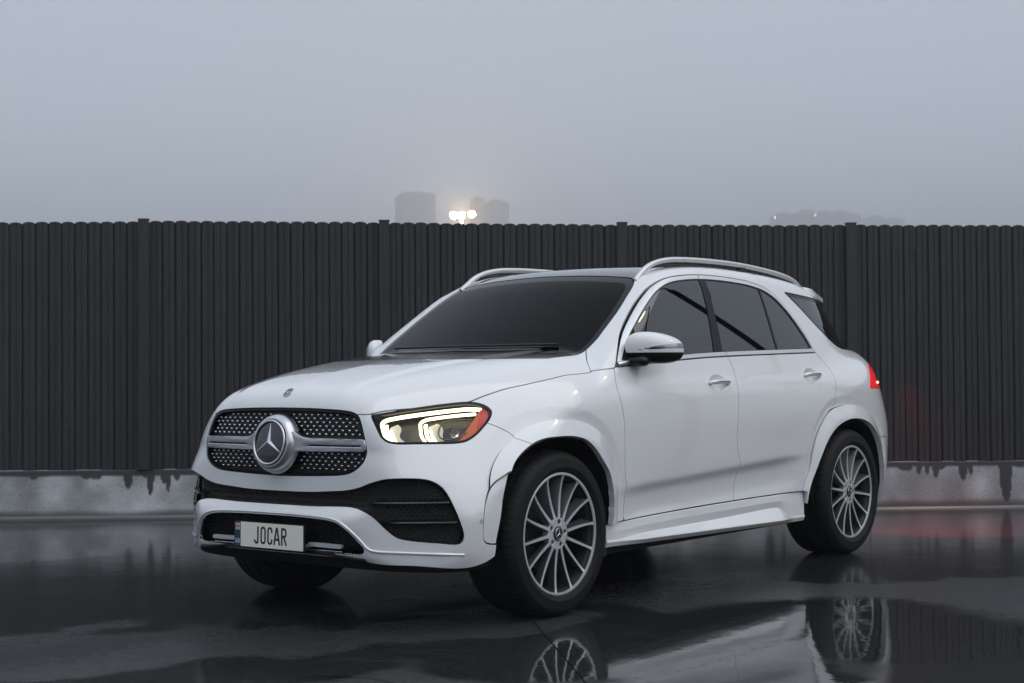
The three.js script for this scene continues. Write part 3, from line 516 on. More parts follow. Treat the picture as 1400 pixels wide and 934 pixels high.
{ // small round badge on the bonnet
  const g = [0, 0, 0], x = .808; let y = 1.0; for (let k = 0; k < 40; k++) { const v = skin(x, y, 0); y -= v; } skinGrad(x, y, 0, g);
  const b = new THREE.Group(); b.name = 'bonnet_badge'; bonnet.add(b); b.position.set(x, y, 0); b.quaternion.setFromUnitVectors(new THREE.Vector3(0, 0, 1), new THREE.Vector3(...g).normalize());
  mesh('badge', merge([lathe([[.0001, .002], [.024, .002], [.027, .001]], 40)]), std({ color: lin(.06, .065, .08), metalness: .6, roughness: .3 }), b);
  mesh('badge_ring', merge([new THREE.TorusGeometry(.0265, .0022, 6, 40).translate(0, 0, .0015), new THREE.TorusGeometry(.0175, .0012, 6, 40).translate(0, 0, .0022), starGeo(.016, .003, .003).rotateZ(-Math.PI / 2 + Math.PI / 2).translate(0, 0, .002)]), CHROME, b);
}
// headlamps
const AMBER = phy({ color: lin(.50, .075, .008), roughness: .3, emissive: lin(.9, .13, .012), emissiveIntensity: .11 });
const REFL = std({ color: lin(.62, .60, .50), metalness: .2, roughness: .4 });
const HOUSING = std({ color: lin(.004), roughness: .3 });
for (const s of [-1, 1]) {
  const L = group('headlight', car), M = m => s < 0 ? m : mirror(m), Q = p => s < 0 ? p : flipZ(p);
  mesh('lens', toGeo(M(flange(push(mLamp, -.002), .004, false))), GLASSCLEAR, L);
  mesh('lamp_housing', toGeo(M(flange(push(mLamp, -.075), -.07, false))), HOUSING, L);
  mesh('lamp_border', toGeo(M(flange(push(clip(mLamp, not(grow(R_LAMP, -.009))), -.0005), .01, false))), BLACKGLOSS, L);
  const onSkin = (pts, d) => pts.map(([a, y]) => Q(inset(a, y, d)));
  const led = (pts, r, d, n = 'led_strip') => mesh(n, tube(onSkin(pts, d), r, 90, 10), LED, L);
  led([[.612, .842], [.598, .866], [.580, .902], [.572, .922], [.578, .934], [.602, .945], [.652, .960], [.708, .973], [.742, .978], [.768, .974]], .0085, .020);
  led([[.626, .842], [.611, .867], [.594, .898], [.588, .914]], .0085, .024); led([[.638, .842], [.624, .866], [.608, .893]], .006, .030);
  led([[.708, .836], [.690, .862], [.672, .900], [.664, .920], [.668, .933], [.690, .942], [.735, .952], [.765, .956]], .0070, .022);
  led([[.721, .838], [.703, .862], [.686, .896], [.678, .914]], .0085, .026); led([[.731, .840], [.714, .864], [.698, .892]], .006, .032);
  // reflectors behind the strips, projector, amber end
  const surf = (pts, d, m, n) => { const r = region('front', pts, fx2), k = clip(push(clip(mLamp, r), -d), () => -1); return mesh(n, toGeo(M(flange(k, .02, false))), m, L); };
  const fx2 = (x, y, a) => -1;
  surf([[.628, .845, 1], [.640, .840, 1], [.668, .842, 1], [.640, .872], [.632, .905], [.615, .93, 1], [.600, .915, 1]], .045, REFL, 'reflector');
  surf([[.735, .840, 1], [.752, .838, 1], [.735, .870], [.722, .905], [.70, .93, 1], [.686, .915, 1]], .045, REFL, 'reflector');
  const pc = Q(inset(.752, .893, .052));
  const pj = mesh('projector', new THREE.SphereGeometry(.027, 28, 20).scale(.7, 1, 1).translate(...pc), phy({ color: lin(.9), transmission: 1, thickness: .05, ior: 1.5, roughness: .02 }), L);
  mesh('projector_frame', tube(onSkin([[.712, .930], [.775, .934], [.789, .925], [.786, .895], [.772, .862], [.760, .852], [.744, .852], [.728, .866], [.713, .905]], .034), .0035, 80, 8, true), std({ color: lin(.10), metalness: .8, roughness: .25 }), L);
  mesh('side_reflector', toGeo(M(flange(push(clip(mLamp, (x, y, z) => (.195 + (y - .84) * .80) - (Math.abs(z) - x) * .70711), (x, y, z) => -.014 - .030 * sst(.30, .19, (Math.abs(z) - x) * .70711)), .01, false))), AMBER, L);
  mesh('end_reflector', toGeo(M(flange(push(clip(mLamp, (x, y, z) => (.292 + (y - .93) * .3) - (Math.abs(z) - x) * .70711), -.011), .01, false))), phy({ color: lin(.42, .02, .01), roughness: .25, emissive: lin(1, .06, .02), emissiveIntensity: .12 }), L);
}
{ // lower intake with honeycomb, blades; lower opening; chrome line; plate
  const inMesh = centre('lower_intake', push(mIntake, -.045), std({ color: lin(.010), roughness: .6 }), car, -.043);
  const hex = []; // honeycomb relief
  const hg = new THREE.TorusGeometry(.0105, .0022, 4, 6);
  for (let j = 0; j < 19; j++) for (let i = -46; i <= 46; i++) { const y = .395 + j * .0158, z = (i + (j % 2) * .5) * .0182 * 1.05, a = Math.abs(z); if (a > .885 || R_INTAKE(.5, y, z) > -.004) continue; const p = inset(a, y, .041), g = [0, 0, 0], x = noseX(a, y); skinGrad(x, y, -a, g); const h = hg.clone(); h.applyQuaternion(new THREE.Quaternion().setFromUnitVectors(new THREE.Vector3(0, 0, 1), new THREE.Vector3(g[0], 0, z < 0 ? g[2] : -g[2]).normalize())); h.translate(p[0], p[1], z < 0 ? p[2] : -p[2]); hex.push(h); }
  mesh('intake_mesh', merge(hex), std({ color: lin(.022), roughness: .32 }), inMesh).userData.kind = 'stuff';
  for (const s of [-1, 1]) for (const [y, a0, a1] of [[.570, .568, .842], [.484, .642, .872]]) {
    const strip = (r0, d, aa, bb, h) => { const pos = [], idx = []; const N = 24; for (let i = 0; i <= N; i++) { const a = lerp(aa, bb, i / N), t = Math.min(1, i / 5), p = inset(a, y, d), q = inset(a, y, d + r0); for (const [u, yy] of [[p, h * t], [p, -h * t], [q, -h * t * 1.4], [q, h * t * 1.4]]) pos.push(u[0], y + yy, s < 0 ? u[2] : -u[2]); } for (let i = 0; i < N; i++) for (let k = 0; k < 4; k++) { const A = 4 * i + k, B = 4 * i + (k + 1) % 4; idx.push(A, A + 4, B, B, A + 4, B + 4); } const g = new THREE.BufferGeometry(); g.setAttribute('position', new THREE.Float32BufferAttribute(pos, 3)); g.setIndex(idx); const f = g.toNonIndexed(); f.computeVertexNormals(); return f; };
    const bl = mesh('intake_blade', strip(.04, .008, a0 - .03, a1 + .004, .0075), BLACKGLOSS, inMesh);
    mesh('blade_trim', strip(.004, .0035, a0, a1, .0030), CHROME, bl);
  }
  const bay = centre('lower_grille', push(mBay, -.05), BLACKPLASTIC, car, -.048);
  const hex2 = []; for (let j = 0; j < 10; j++) for (let i = -30; i <= 30; i++) { const y = .350 + j * .0158, z = (i + (j % 2) * .5) * .0191, a = Math.abs(z); if (R_PLATEBAY(.5, y, z) > -.006) continue; const p = inset(a, y, .046), h = hg.clone().rotateY(Math.PI / 2); h.translate(p[0], p[1], z); hex2.push(h); }
  mesh('grille_web', merge(hex2), BLACKGLOSS, bay).userData.kind = 'stuff';
  const line = [[0, .507], [.10, .507], [.20, .506], [.30, .5035], [.385, .498], [.43, .489], [.462, .474], [.50, .445], [.53, .411], [.553, .380], [.568, .367], [.594, .360], [.66, .355], [.75, .350], [.83, .346], [.885, .342]];
  for (const s of [-1, 1]) { const pts = line.map(([a, y]) => { const p = inset(a, y, -.001); return s < 0 ? p : flipZ(p); }); mesh('chrome_strip', tube(pts, .0062, 120, 8), std({ color: lin(.90, .91, .92), metalness: .45, roughness: .2 }), bumper); }
  { // dark lip under the chrome line
    const pts = []; for (let a = -.54; a <= .5401; a += .054) { const p = inset(Math.abs(a), .338, .004); pts.push([p[0], .336 - .016 * sst(.3, .545, Math.abs(a)), a]); }
    mesh('lower_lip', tube(pts, .0075, 60, 8), BLACKGLOSS, bumper);
    for (const s of [-1, 1]) { const q = [.185, .25, .33, .42].map(a => { const p = inset(a, .352, -.002); return [p[0] - .004, .3515, s * a]; }); mesh('lip_trim', tube(q, .0022, 30, 6), CHROME, bay); }
  }
  for (const s of [-1, 1]) { // pale inserts beside the plate
    const sh = new THREE.Shape(); sh.moveTo(.195, .362); sh.lineTo(.222, .3805); sh.quadraticCurveTo(.228, .384, .24, .384); sh.lineTo(.408, .383); sh.quadraticCurveTo(.422, .382, .424, .375); sh.quadraticCurveTo(.424, .366, .412, .366); sh.lineTo(.245, .367); sh.lineTo(.20, .360); sh.closePath();
    const g = new THREE.ExtrudeGeometry(sh, { depth: .012, bevelEnabled: true, bevelSize: .0015, bevelThickness: .002, bevelSegments: 2 }), P = g.attributes.position;
    for (let i = 0; i < P.count; i++) { const a = P.getX(i), y = P.getY(i), d = P.getZ(i); P.setXYZ(i, noseX(a, .375) - .012 + d, y, s * a); } g.computeVertexNormals();
    mesh('lower_insert', g, phy({ color: lin(.55, .56, .57), metalness: .3, roughness: .25, clearcoat: 1 }), bay);
  }
  // number plate
  const PW = .452, PH = .112, cv = document.createElement('canvas'); cv.width = 1024; cv.height = 254; const c = cv.getContext('2d');
  c.fillStyle = '#f3f1e3'; c.fillRect(0, 0, 1024, 254); c.fillStyle = '#17354f'; c.fillRect(0, 0, 92, 254);
  c.fillStyle = '#d8d3c4'; c.fillRect(14, 14, 66, 72); c.fillStyle = '#a52a2c'; c.fillRect(41, 14, 12, 72); c.fillRect(14, 44, 66, 12); for (const [x, y] of [[22, 24], [66, 24], [22, 70], [66, 70]]) { c.fillRect(x - 1, y - 5, 4, 12); c.fillRect(x - 5, y - 1, 12, 4); }
  c.fillStyle = '#c3d3d8'; c.font = 'bold 62px sans-serif'; c.textAlign = 'center'; c.fillText('GE', 46, 222);
  c.save(); c.translate(545, 0); c.strokeStyle = '#101216'; c.lineWidth = 23; c.lineJoin = 'round'; c.lineCap = 'butt';
  const stroke = f => { c.beginPath(); f(); c.stroke(); };
  const T = 38, B = 216; // narrow capitals drawn as strokes
  stroke(() => { c.moveTo(-190, T); c.lineTo(-190, B - 28); c.quadraticCurveTo(-190, B - 10, -210, B - 10); c.quadraticCurveTo(-238, B - 10, -240, B - 44); });
  stroke(() => { c.moveTo(-140, T + 44); c.quadraticCurveTo(-140, T + 10, -111, T + 10); c.quadraticCurveTo(-82, T + 10, -82, T + 44); c.lineTo(-82, B - 44); c.quadraticCurveTo(-82, B - 10, -111, B - 10); c.quadraticCurveTo(-140, B - 10, -140, B - 44); c.closePath(); });
  stroke(() => { c.moveTo(18, T + 56); c.lineTo(18, T + 44); c.quadraticCurveTo(18, T + 10, -10, T + 10); c.quadraticCurveTo(-38, T + 10, -38, T + 44); c.lineTo(-38, B - 44); c.quadraticCurveTo(-38, B - 10, -10, B - 10); c.quadraticCurveTo(18, B - 10, 18, B - 44); c.lineTo(18, B - 56); });
  stroke(() => { c.moveTo(52, B); c.lineTo(88, T + 10); c.lineTo(98, T + 10); c.lineTo(134, B); }); stroke(() => { c.moveTo(64, 160); c.lineTo(122, 160); });
  stroke(() => { c.moveTo(168, B); c.lineTo(168, T + 10); c.lineTo(198, T + 10); c.quadraticCurveTo(228, T + 12, 228, T + 48); c.quadraticCurveTo(228, T + 86, 198, T + 88); c.lineTo(168, T + 88); }); stroke(() => { c.moveTo(196, T + 88); c.lineTo(234, B); });
  c.restore();
  const tx = new THREE.CanvasTexture(cv); tx.colorSpace = THREE.SRGBColorSpace; tx.anisotropy = 8;
  const g = new THREE.Group(); g.name = 'number_plate'; car.add(g); g.position.set(.9365, .402, .003); g.rotation.set(0, Math.PI / 2, 0); g.rotateX(-.02);
  mesh('plate_backing', new THREE.BoxGeometry(PW + .006, PH + .006, .008).translate(0, 0, -.005), BLACKPLASTIC, g);
  mesh('plate_face', new THREE.PlaneGeometry(PW, PH), std({ map: tx, roughness: .45 }), g);
  for (const [a, y] of [[.905, 0]]) { /* parking sensor on the bumper corner */ const x = .543, yy = .482, z = sideA(x, yy), gg = [0, 0, 0]; skinGrad(x, yy, -z, gg); for (const s of [-1, 1]) { const o = mesh('parking_sensor', merge([new THREE.TorusGeometry(.0095, .0012, 6, 28), new THREE.CircleGeometry(.009, 24).translate(0, 0, .0006)]), std({ color: lin(.45), roughness: .4 }), bumper); o.position.set(x, yy, s * z); o.quaternion.setFromUnitVectors(new THREE.Vector3(0, 0, 1), new THREE.Vector3(gg[0], gg[1], s < 0 ? gg[2] : -gg[2]).normalize()); } }
}
// ---------------------------------------------------------------- mirrors, handles, rails, tail lamps, cabin
const RAIL = std({ color: lin(.66, .655, .65), metalness: .75, roughness: .42 });
const RED = phy({ color: lin(.55, .008, .01), roughness: .12, clearcoat: 1, emissive: lin(1, .02, .02), emissiveIntensity: .62 });
for (const s of [-1, 1]) {
  const M = m => s < 0 ? m : mirror(m), t = group('tail_light', car);
  mesh('tail_lens', toGeo(M(flange(push(mTail, .001), .02, false))), RED, t);
  const k = new THREE.SphereGeometry(.011, 14, 10).scale(1, .8, .6).translate(-3.53, 1.05, s * (sideA(-3.53, 1.05) + .004)); mesh('tail_bulb', k, std({ color: lin(.9, .3, .3), emissive: lin(1, .22, .18), emissiveIntensity: 5 }), t);
  // door handles: bar over a shallow cup
  for (const [x, y, par] of [[-1.465, 1.066, s < 0 ? fdL : fdR], [-2.575, 1.098, s < 0 ? rdL : rdR]]) {
    const g = [0, 0, 0], a = sideA(x, y); skinGrad(x, y, -a, g); const n = new THREE.Vector3(g[0], g[1], s < 0 ? g[2] : -g[2]).normalize();
    const H = new THREE.Group(); H.name = 'door_handle'; par.add(H); H.position.set(x, y, s * a);
    const X = new THREE.Vector3(1, 0, 0).addScaledVector(n, -n.x).normalize(), Y = n.clone().cross(X); H.quaternion.setFromRotationMatrix(new THREE.Matrix4().makeBasis(X, Y, n));
    const dirY = Y.y > 0 ? 1 : -1;
    const bar = tube([[-.104, 0, -.008], [-.094, 0, .006], [-.06, 0, .018], [0, 0, .023], [.06, 0, .018], [.094, 0, .006], [.104, 0, -.008]], .0120, 48, 12).scale(1, 1.0, 1);
    mesh('handle_bar', bar, PAINT, H);
    mesh('handle_trim', tube([[-.095, 0, .012], [-.06, 0, .0255], [0, 0, .0305], [.06, 0, .0255], [.095, 0, .012]], .0085, 48, 10).scale(1, .62, 1), CHROME, H);
  }
  // roof rails
  const rail = [[-1.15, 1.628, .612], [-1.195, 1.660, .606], [-1.27, 1.706, .604], [-1.36, 1.738, .603], [-1.49, 1.761, .603], [-1.64, 1.771, .604], [-1.87, 1.776, .605], [-2.2, 1.774, .605], [-2.55, 1.757, .602], [-2.83, 1.731, .600], [-2.95, 1.706, .600], [-3.01, 1.682, .600], [-3.05, 1.655, .600]];
  const R = tube(rail.map(([x, y, a]) => [x, y - .012, s * a]), .0150, 120, 12); mesh('roof_rail', R, RAIL, car);
  for (const x of [-2.30]) mesh('rail_foot', new THREE.BoxGeometry(.07, .05, .018).translate(x, 1.735, s * .604), BLACKPLASTIC, car);
  { const g = []; for (let x = -1.30; x > -2.95; x -= .05) { const y = ROOF(x) - .045 * .36 + .002; g.push([x, y, s * .60]); } mesh('roof_channel', tube(g, .010, 60, 6), BLACKPLASTIC, car); }
  // door mirror
  const mr = group('door_mirror', car), C = [-.800, 1.243, -.962];
  const shape = (keep, k = 1) => {
    const g = new THREE.SphereGeometry(1, 64, 48), P = g.attributes.position, sg = (v, e) => Math.sign(v) * Math.pow(Math.abs(v), e);
    for (let i = 0; i < P.count; i++) { let x = sg(P.getX(i), .72), y = sg(P.getY(i), .78), z = sg(P.getZ(i), .70); const taper = 1 - .20 * sst(-.2, 1, -z) * (y > 0 ? 1 : .4) ; if (x < -.35) x = -.35 - (x + .35) * -.25; y *= taper * (y > 0 ? 1 : .95); const zz = z * .102; P.setXYZ(i, C[0] + x * .088 * k + .85 * zz, C[1] + y * .083 * k + .02 * (z + 1) * .5 - .006, C[2] + zz * k); }
    const T = g.toNonIndexed(); let m = { pos: Array.from(g.attributes.position.array), nor: [], tri: Array.from(g.index.array) }; g.computeVertexNormals(); m.nor = Array.from(g.attributes.normal.array); m = clip(m, keep); return toGeo(s < 0 ? m : mirror(m));
  };
  const line = (x, y, z) => 1.226 - y, lo = z => lerp(1.236, 1.246, clamp((-z - .92) / .14)), hi = z => lerp(1.239, 1.272, clamp((-z - .92) / .14)), band = (x, y, z) => Math.max(lo(z) - y, y - hi(z), -.925 * 0 + (z + .925), x + .84 > .12 ? -1 : -1);
  mesh('mirror_cap', shape((x, y, z) => Math.max(line(x, y, z), -band(x, y, z))), PAINT, mr); mesh('mirror_indicator', shape(band, .995), phy({ color: lin(.30, .31, .33), metalness: .9, roughness: .12, clearcoat: 1 }), mr); mesh('mirror_base', shape((x, y, z) => -line(x, y, z), .985), BLACKGLOSS, mr);
  mesh('mirror_arm', merge([new THREE.CapsuleGeometry(.036, .10, 6, 16).rotateX(Math.PI / 2).scale(1.25, .75, 1).translate(-.70, 1.182, s * .90)]), BLACKGLOSS, mr);
  mesh('mirror_foot', merge([tube([[-.575, 1.166, s * .885], [-.64, 1.176, s * .892], [-.75, 1.184, s * .895]], .013, 20, 8)]), SATIN, mr);
}
{ // cabin behind the glass
  const dark = std({ color: lin(.02, .02, .022), roughness: .7 }), leather = std({ color: lin(.018), roughness: .5 });
  const B = (x0, x1, y0, y1, z0, z1) => new THREE.BoxGeometry(x1 - x0, y1 - y0, z1 - z0).translate((x0 + x1) / 2, (y0 + y1) / 2, (z0 + z1) / 2);
  mesh('dashboard', merge([B(-1.05, -.58, .75, 1.15, -.72, .72), new THREE.CylinderGeometry(.10, .10, 1.4, 20).rotateX(Math.PI / 2).translate(-1.0, 1.08, 0), B(-.62, -.45, .9, 1.16, -.70, .70)]), dark, car);
  mesh('floor_pan', B(-3.7, -.45, .42, .46, -.80, .80), BLACKMATT, car);
  mesh('steering_wheel', new THREE.TorusGeometry(.185, .016, 10, 48).rotateY(Math.PI / 2).rotateZ(-.35).translate(-1.22, 1.08, -.37), leather, car);
  for (const [x, z] of [[-1.62, -.38], [-1.62, .38], [-2.5, -.40], [-2.5, .40], [-2.5, 0]]) {
    const seat = mesh('seat', merge([new THREE.CapsuleGeometry(.12, .30, 6, 14).rotateX(Math.PI / 2).scale(2.1, .8, 1).translate(x + .22, .76, z), new THREE.CapsuleGeometry(.10, .42, 6, 14).scale(1, 1, 2.1).rotateZ(.18).translate(x - .12, 1.06, z)]), leather, car);
    mesh('headrest', new THREE.CapsuleGeometry(.07, .06, 6, 14).scale(.8, 1, 1.7).rotateZ(.15).translate(x - .21, 1.44, z), leather, seat);
  }
  // camera pod and interior mirror behind the top of the windscreen
  const pod = mesh('camera_pod', merge([new THREE.CapsuleGeometry(.055, .14, 6, 16).rotateZ(Math.PI / 2 - .55).scale(1, .55, 1.7).translate(-1.09, 1.585, 0)]), std({ color: lin(.03), roughness: .4 }), car);
  mesh('inside_mirror', new THREE.CapsuleGeometry(.034, .20, 6, 16).rotateX(Math.PI / 2).scale(.45, 1, 1).translate(-1.10, 1.515, .015), std({ color: lin(.02), roughness: .3 }), pod);
  // wipers lie along the foot of the screen
  for (const [z0, z1] of [[-.55, .05], [.0, .58]]) { const pts = []; for (let i = 0; i <= 8; i++) { const z = lerp(z0, z1, i / 8), x = -.455 - .26 * z * z - .012, y = 1.262; pts.push([x + .012, y + .012, z]); } mesh('wiper', tube(pts, .006, 24, 6), BLACKPLASTIC, car); }
}
// ---------------------------------------------------------------- the lot, the wall, the fence, what stands beyond
const nz = noise2(7), nz2 = noise2(19), nz3 = noise2(31);
{
  const X0 = -9, Z0 = -9, S = 20.48;              // metres covered by the near texture
  const puddle = (x, z) => {                      // 1 = standing water, 0 = damp concrete
    const u = (x - X0) / S, v = (z - Z0) / S, n = nz(u, v, 5, 6) - .5, m = nz2(u, v, 4, 20) - .5;
    const wx = x + 1.1 * (nz2(u + .37, v, 4, 10) - .5) + .5 * (nz3(u, v, 3, 30) - .5), wz = z + 1.1 * (nz2(u, v + .61, 4, 10) - .5) + .5 * (nz3(u + .5, v, 3, 30) - .5);
    const q = nz2(u + .2, v + .7, 4, 64) - .5; let p = .40 + n * 1.5 + m * .8 + q * .38;
    const spot = (cx, cz, r, k) => { p += k * (1 - sst(r * .2, r * 1.3, Math.hypot(wx - cx, wz - cz))); };
    spot(.70, -1.6, .7, .6); spot(-.8, -2.0, .8, .6); spot(.35, -2.0, .8, .5); spot(-3.9, -.5, 2.2, .45); spot(0, 3.8, 2.6, .5); spot(-.9, -1.1, .8, -.5); spot(-1.9, -2.7, 1.2, -.6); spot(.45, -.75, .4, -.3); spot(2.2, .3, .9, -.3); spot(1.2, -.4, .8, -.25);
    return sst(.40, .54, p);
  };
  const deep = (x, z) => { const wx = x + .7 * (nz2((x - X0) / S, (z - Z0) / S, 4, 24) - .5), wz = z + .7 * (nz3((x - X0) / S, (z - Z0) / S, 4, 24) - .5), b = (cx, cz, r) => 1 - sst(r * .75, r * 1.05, Math.hypot(wx - cx, wz - cz)); return Math.max(b(.80, -1.62, .62), b(-.35, -2.15, .95), b(.9, -2.4, .6), b(-.3, 4.1, 1.2)); };
  const N = 1024, R = rng(5), mask = new Float32Array(N * N), pool = new Float32Array(N * N);
  for (let j = 0; j < N; j++) for (let i = 0; i < N; i++) { const x = X0 + (i + .5) / N * S, z = Z0 + (j + .5) / N * S; pool[j * N + i] = deep(x, z); mask[j * N + i] = Math.max(puddle(x, z), pool[j * N + i]); }
  const pm = (u, v) => mask[Math.floor(v * N) * N + Math.floor(u * N)];
  const rough = dataTex(N, N, (u, v) => { const p = pm(u, v), st = nz(u * .5 + .3, v, 3, 40); return lerp(.19 + .15 * st + .05 * R(), lerp(.085 + .07 * st + .02 * R(), .022 + .03 * st, pool[Math.floor(v * N) * N + Math.floor(u * N)]), p); });
  const col = dataTex(N, N, (u, v) => { const p = pm(u, v), c = nz2(u, v, 4, 8); const ck = Math.abs(nz3(u + .11, v + .4, 4, 9) - .5), crack = ck < .0035 && nz(u, v, 2, 7) > .5 ? .55 : 1; const k = (lerp(.215, .155, p) + .08 * (c - .5) + .06 * (R() - .5)) * crack; return [k, k * 1.005, k * 1.02]; }, true);
  const M = 2048, bump = dataTex(M, M, (u, v) => { const p = pm(u, v), c = nz2(u, v, 2, 30), f = nz3(u, v, 2, 128), w = nz(u, v, 2, 128); return .5 + lerp(.30 * (f - .5) + .30 * (R() - .5), .26 * (w - .5) + .05 * (R() - .5), p) + .50 * (c - .5) - .12 * p; });
  const WET = phy({ map: col, roughnessMap: rough, roughness: 1, bumpMap: bump, bumpScale: .0022, ior: 1.34, clearcoat: .0 });
  const sheet = (poly, name) => {
    const sh = new THREE.Shape(); poly.forEach(([x, z], i) => i ? sh.lineTo(x, -z) : sh.moveTo(x, -z)); const g = new THREE.ShapeGeometry(sh); g.rotateX(-Math.PI / 2);
    const P = g.attributes.position, u = []; for (let i = 0; i < P.count; i++) u.push((P.getX(i) - X0) / S, (P.getZ(i) - Z0) / S); g.setAttribute('uv', new THREE.Float32BufferAttribute(u, 2));
    const o = mesh(name, g, WET); tag(o, 'dark wet concrete slab of the parking lot with shallow puddles', null, null, 'structure'); return o;
  };
  // two slabs meet in an open joint that runs out from under the near front wheel
  const A = [.107, -.851], B = [1.174, -1.930], dx = B[0] - A[0], dz = B[1] - A[1], L = Math.hypot(dx, dz), nx = dz / L * .0035, nzz = -dx / L * .0035;
  const P = t => [A[0] + dx * t, A[1] + dz * t], p0 = P(-7.2), p1 = P(7.4);
  sheet([[p0[0] + nx, p0[1] + nzz], [p1[0] + nx, p1[1] + nzz], [11.4, -9], [-9, -9], [-9, p0[1]]].reverse(), 'lot_slab');
  sheet([[p0[0] - nx, p0[1] - nzz], [-9, 11.4], [11.4, 11.4], [11.4, p1[1]], [p1[0] - nx, p1[1] - nzz]].reverse(), 'lot_slab');
  const base = new THREE.PlaneGeometry(4000, 4000).rotateX(-Math.PI / 2).translate(0, -.006, 0);
  tag(mesh('ground', base, std({ color: lin(.03, .03, .031), roughness: .35 })), 'dark wet ground stretching away around the lot', null, null, 'structure');
}
// frame of the fence: s metres along it from the left edge of the view, h up, d towards the car
const FB = new THREE.Matrix4().makeBasis(new THREE.Vector3(-.656, .0047, -.755).normalize(), new THREE.Vector3(-.006, 1, -.008).normalize(), new THREE.Vector3(.755, 0, -.656).normalize()); FB.setPosition(-1.378, 0, 5.639);
const place = o => { FB.decompose(o.position, o.quaternion, o.scale); o.scale.set(1, 1, 1); return o; };
{
  // ---- low concrete wall under the fence
  const w = place(group('concrete_wall')); tag(w, 'low grey concrete wall under the corrugated fence, top edge wet with drips', 'wall');
  const drips = (() => { const R = rng(77), D = []; for (let i = 0; i < 260; i++) { const big = R() < .16; D.push([R() * 24, big ? .05 + R() * .17 : .02 + R() * .05, big ? .018 + R() * .03 : .03 + R() * .06]); } for (const q of [[8.0 + 1.19, .20, .030], [8.0 + 1.30, .11, .034], [8.0 + 1.40, .085, .03], [8.0 + .74, .07, .03], [8 + 7.43, .10, .026], [8 + 7.50, .10, .024], [8 + 7.57, .13, .03], [8 + 8.15, .34, .055]]) D.push(q); return D; })();
  const TW = 2048, TH = 64, tot = 24, wet = new Float32Array(TW * TH);
  for (let i = 0; i < TW; i++) { const s = (i + .5) / TW * tot; let depth = .030 + .018 * nz(s / tot, .3, 4, 64); for (const [c, dl, wd] of D0(drips, s)) depth = Math.max(depth, dl * Math.sqrt(Math.max(0, 1 - Math.pow((s - c) / wd, 2)))); for (let j = 0; j < TH; j++) { const h = (j + .5) / TH * .392, k = sst(-.012, .012, depth - (.392 - h)), foot = sst(.10, .035, h + .05 * (nz2(s / tot, .6, 4, 48) - .5)); wet[j * TW + i] = Math.max(k, foot * .9); } }
  function D0(D, s) { return D.filter(q => Math.abs(q[0] - s) < q[2]); }
  const at = (u, v) => wet[Math.min(TH - 1, Math.floor(v * TH)) * TW + Math.floor(u * TW) % TW];
  const Rw = rng(123);
  const wc = dataTex(TW, TH, (u, v) => { const k = at(u, v), n = nz3(u, v * .016, 4, 128), b = nz2(u, v * .016, 4, 16), sp = Rw() < .012 ? -.16 : .07 * (Rw() - .5), l = lerp(.66 + .34 * (n - .5) + .26 * (b - .5) + sp, .25 + .05 * (n - .5), k); return [l, l * 1.005, l * 1.02]; }, true);
  const wr = dataTex(TW, TH, (u, v) => lerp(.85, .30, at(u, v)));
  const wb = dataTex(1024, 64, (u, v) => nz3(u, v * .02, 4, 128));
  const CON = std({ map: wc, roughnessMap: wr, roughness: 1, bumpMap: wb, bumpScale: .003 });
  const sec = [[-.20, -.05], [-.20, .389], [-.190, .395], [.006, .395], [.014, .388], [.045, .06], [.055, .0], [.055, -.05]];   // (d, h)
  const joints = [-8, -5.5, -3.0, -.5, 2.02, 4.52, 7.02, 9.52, 12.02, 16];
  for (let j = 0; j < joints.length - 1; j++) {
    const s0 = joints[j] + .004, s1 = joints[j + 1] - .004, pos = [], uv = [], idx = [];
    for (let k = 0; k < sec.length - 1; k++) { const b = pos.length / 3; for (const s of [s0, s1]) for (const q of [sec[k], sec[k + 1]]) { pos.push(s, q[1], q[0]); uv.push((s + 8) / tot, clamp(q[1] / .392, .01, .99)); } idx.push(b, b + 2, b + 1, b + 1, b + 2, b + 3); }
    for (const s of [s0, s1]) { const b = pos.length / 3; sec.forEach(q => { pos.push(s, q[1], q[0]); uv.push((s + 8) / tot, .5); }); for (let k = 1; k < sec.length - 1; k++) s === s0 ? idx.push(b, b + k, b + k + 1) : idx.push(b, b + k + 1, b + k); }
    const g = new THREE.BufferGeometry(); g.setAttribute('position', new THREE.Float32BufferAttribute(pos, 3)); g.setAttribute('uv', new THREE.Float32BufferAttribute(uv, 2)); g.setIndex(idx); g.computeVertexNormals();
    mesh('wall_block', g, CON, w);
  }
  // rounded kerb at its foot
  const kerb = place(group('kerb')); tag(kerb, 'thin wet rounded kerb strip along the foot of the concrete wall', 'kerb');
  const kc = [[.05, -.03], [.05, .034], [.075, .038], [.090, .035], [.102, .018], [.106, -.03]], kp = [], ki = [];
  const ks = []; for (let s = -8; s <= 16; s += .12) ks.push(s);
  for (let k = 0; k < kc.length - 1; k++) { const b = kp.length / 3; for (const s of ks) for (const q of [kc[k], kc[k + 1]]) kp.push(s, q[1] + (q[1] > 0 ? .010 * (nz(s / 24 + .34, .2, 3, 32) - .5) : 0), q[0] + .012 * (nz2(s / 24 + .34, .7, 3, 24) - .5)); for (let i = 0; i < ks.length - 1; i++) { const v = b + 2 * i; ki.push(v, v + 2, v + 1, v + 1, v + 2, v + 3); } }
  const kg = new THREE.BufferGeometry(); kg.setAttribute('position', new THREE.Float32BufferAttribute(kp, 3)); kg.setIndex(ki); kg.computeVertexNormals();
  mesh('kerb_strip', kg, std({ color: lin(.13, .128, .125), roughness: .24 }), kerb);
}
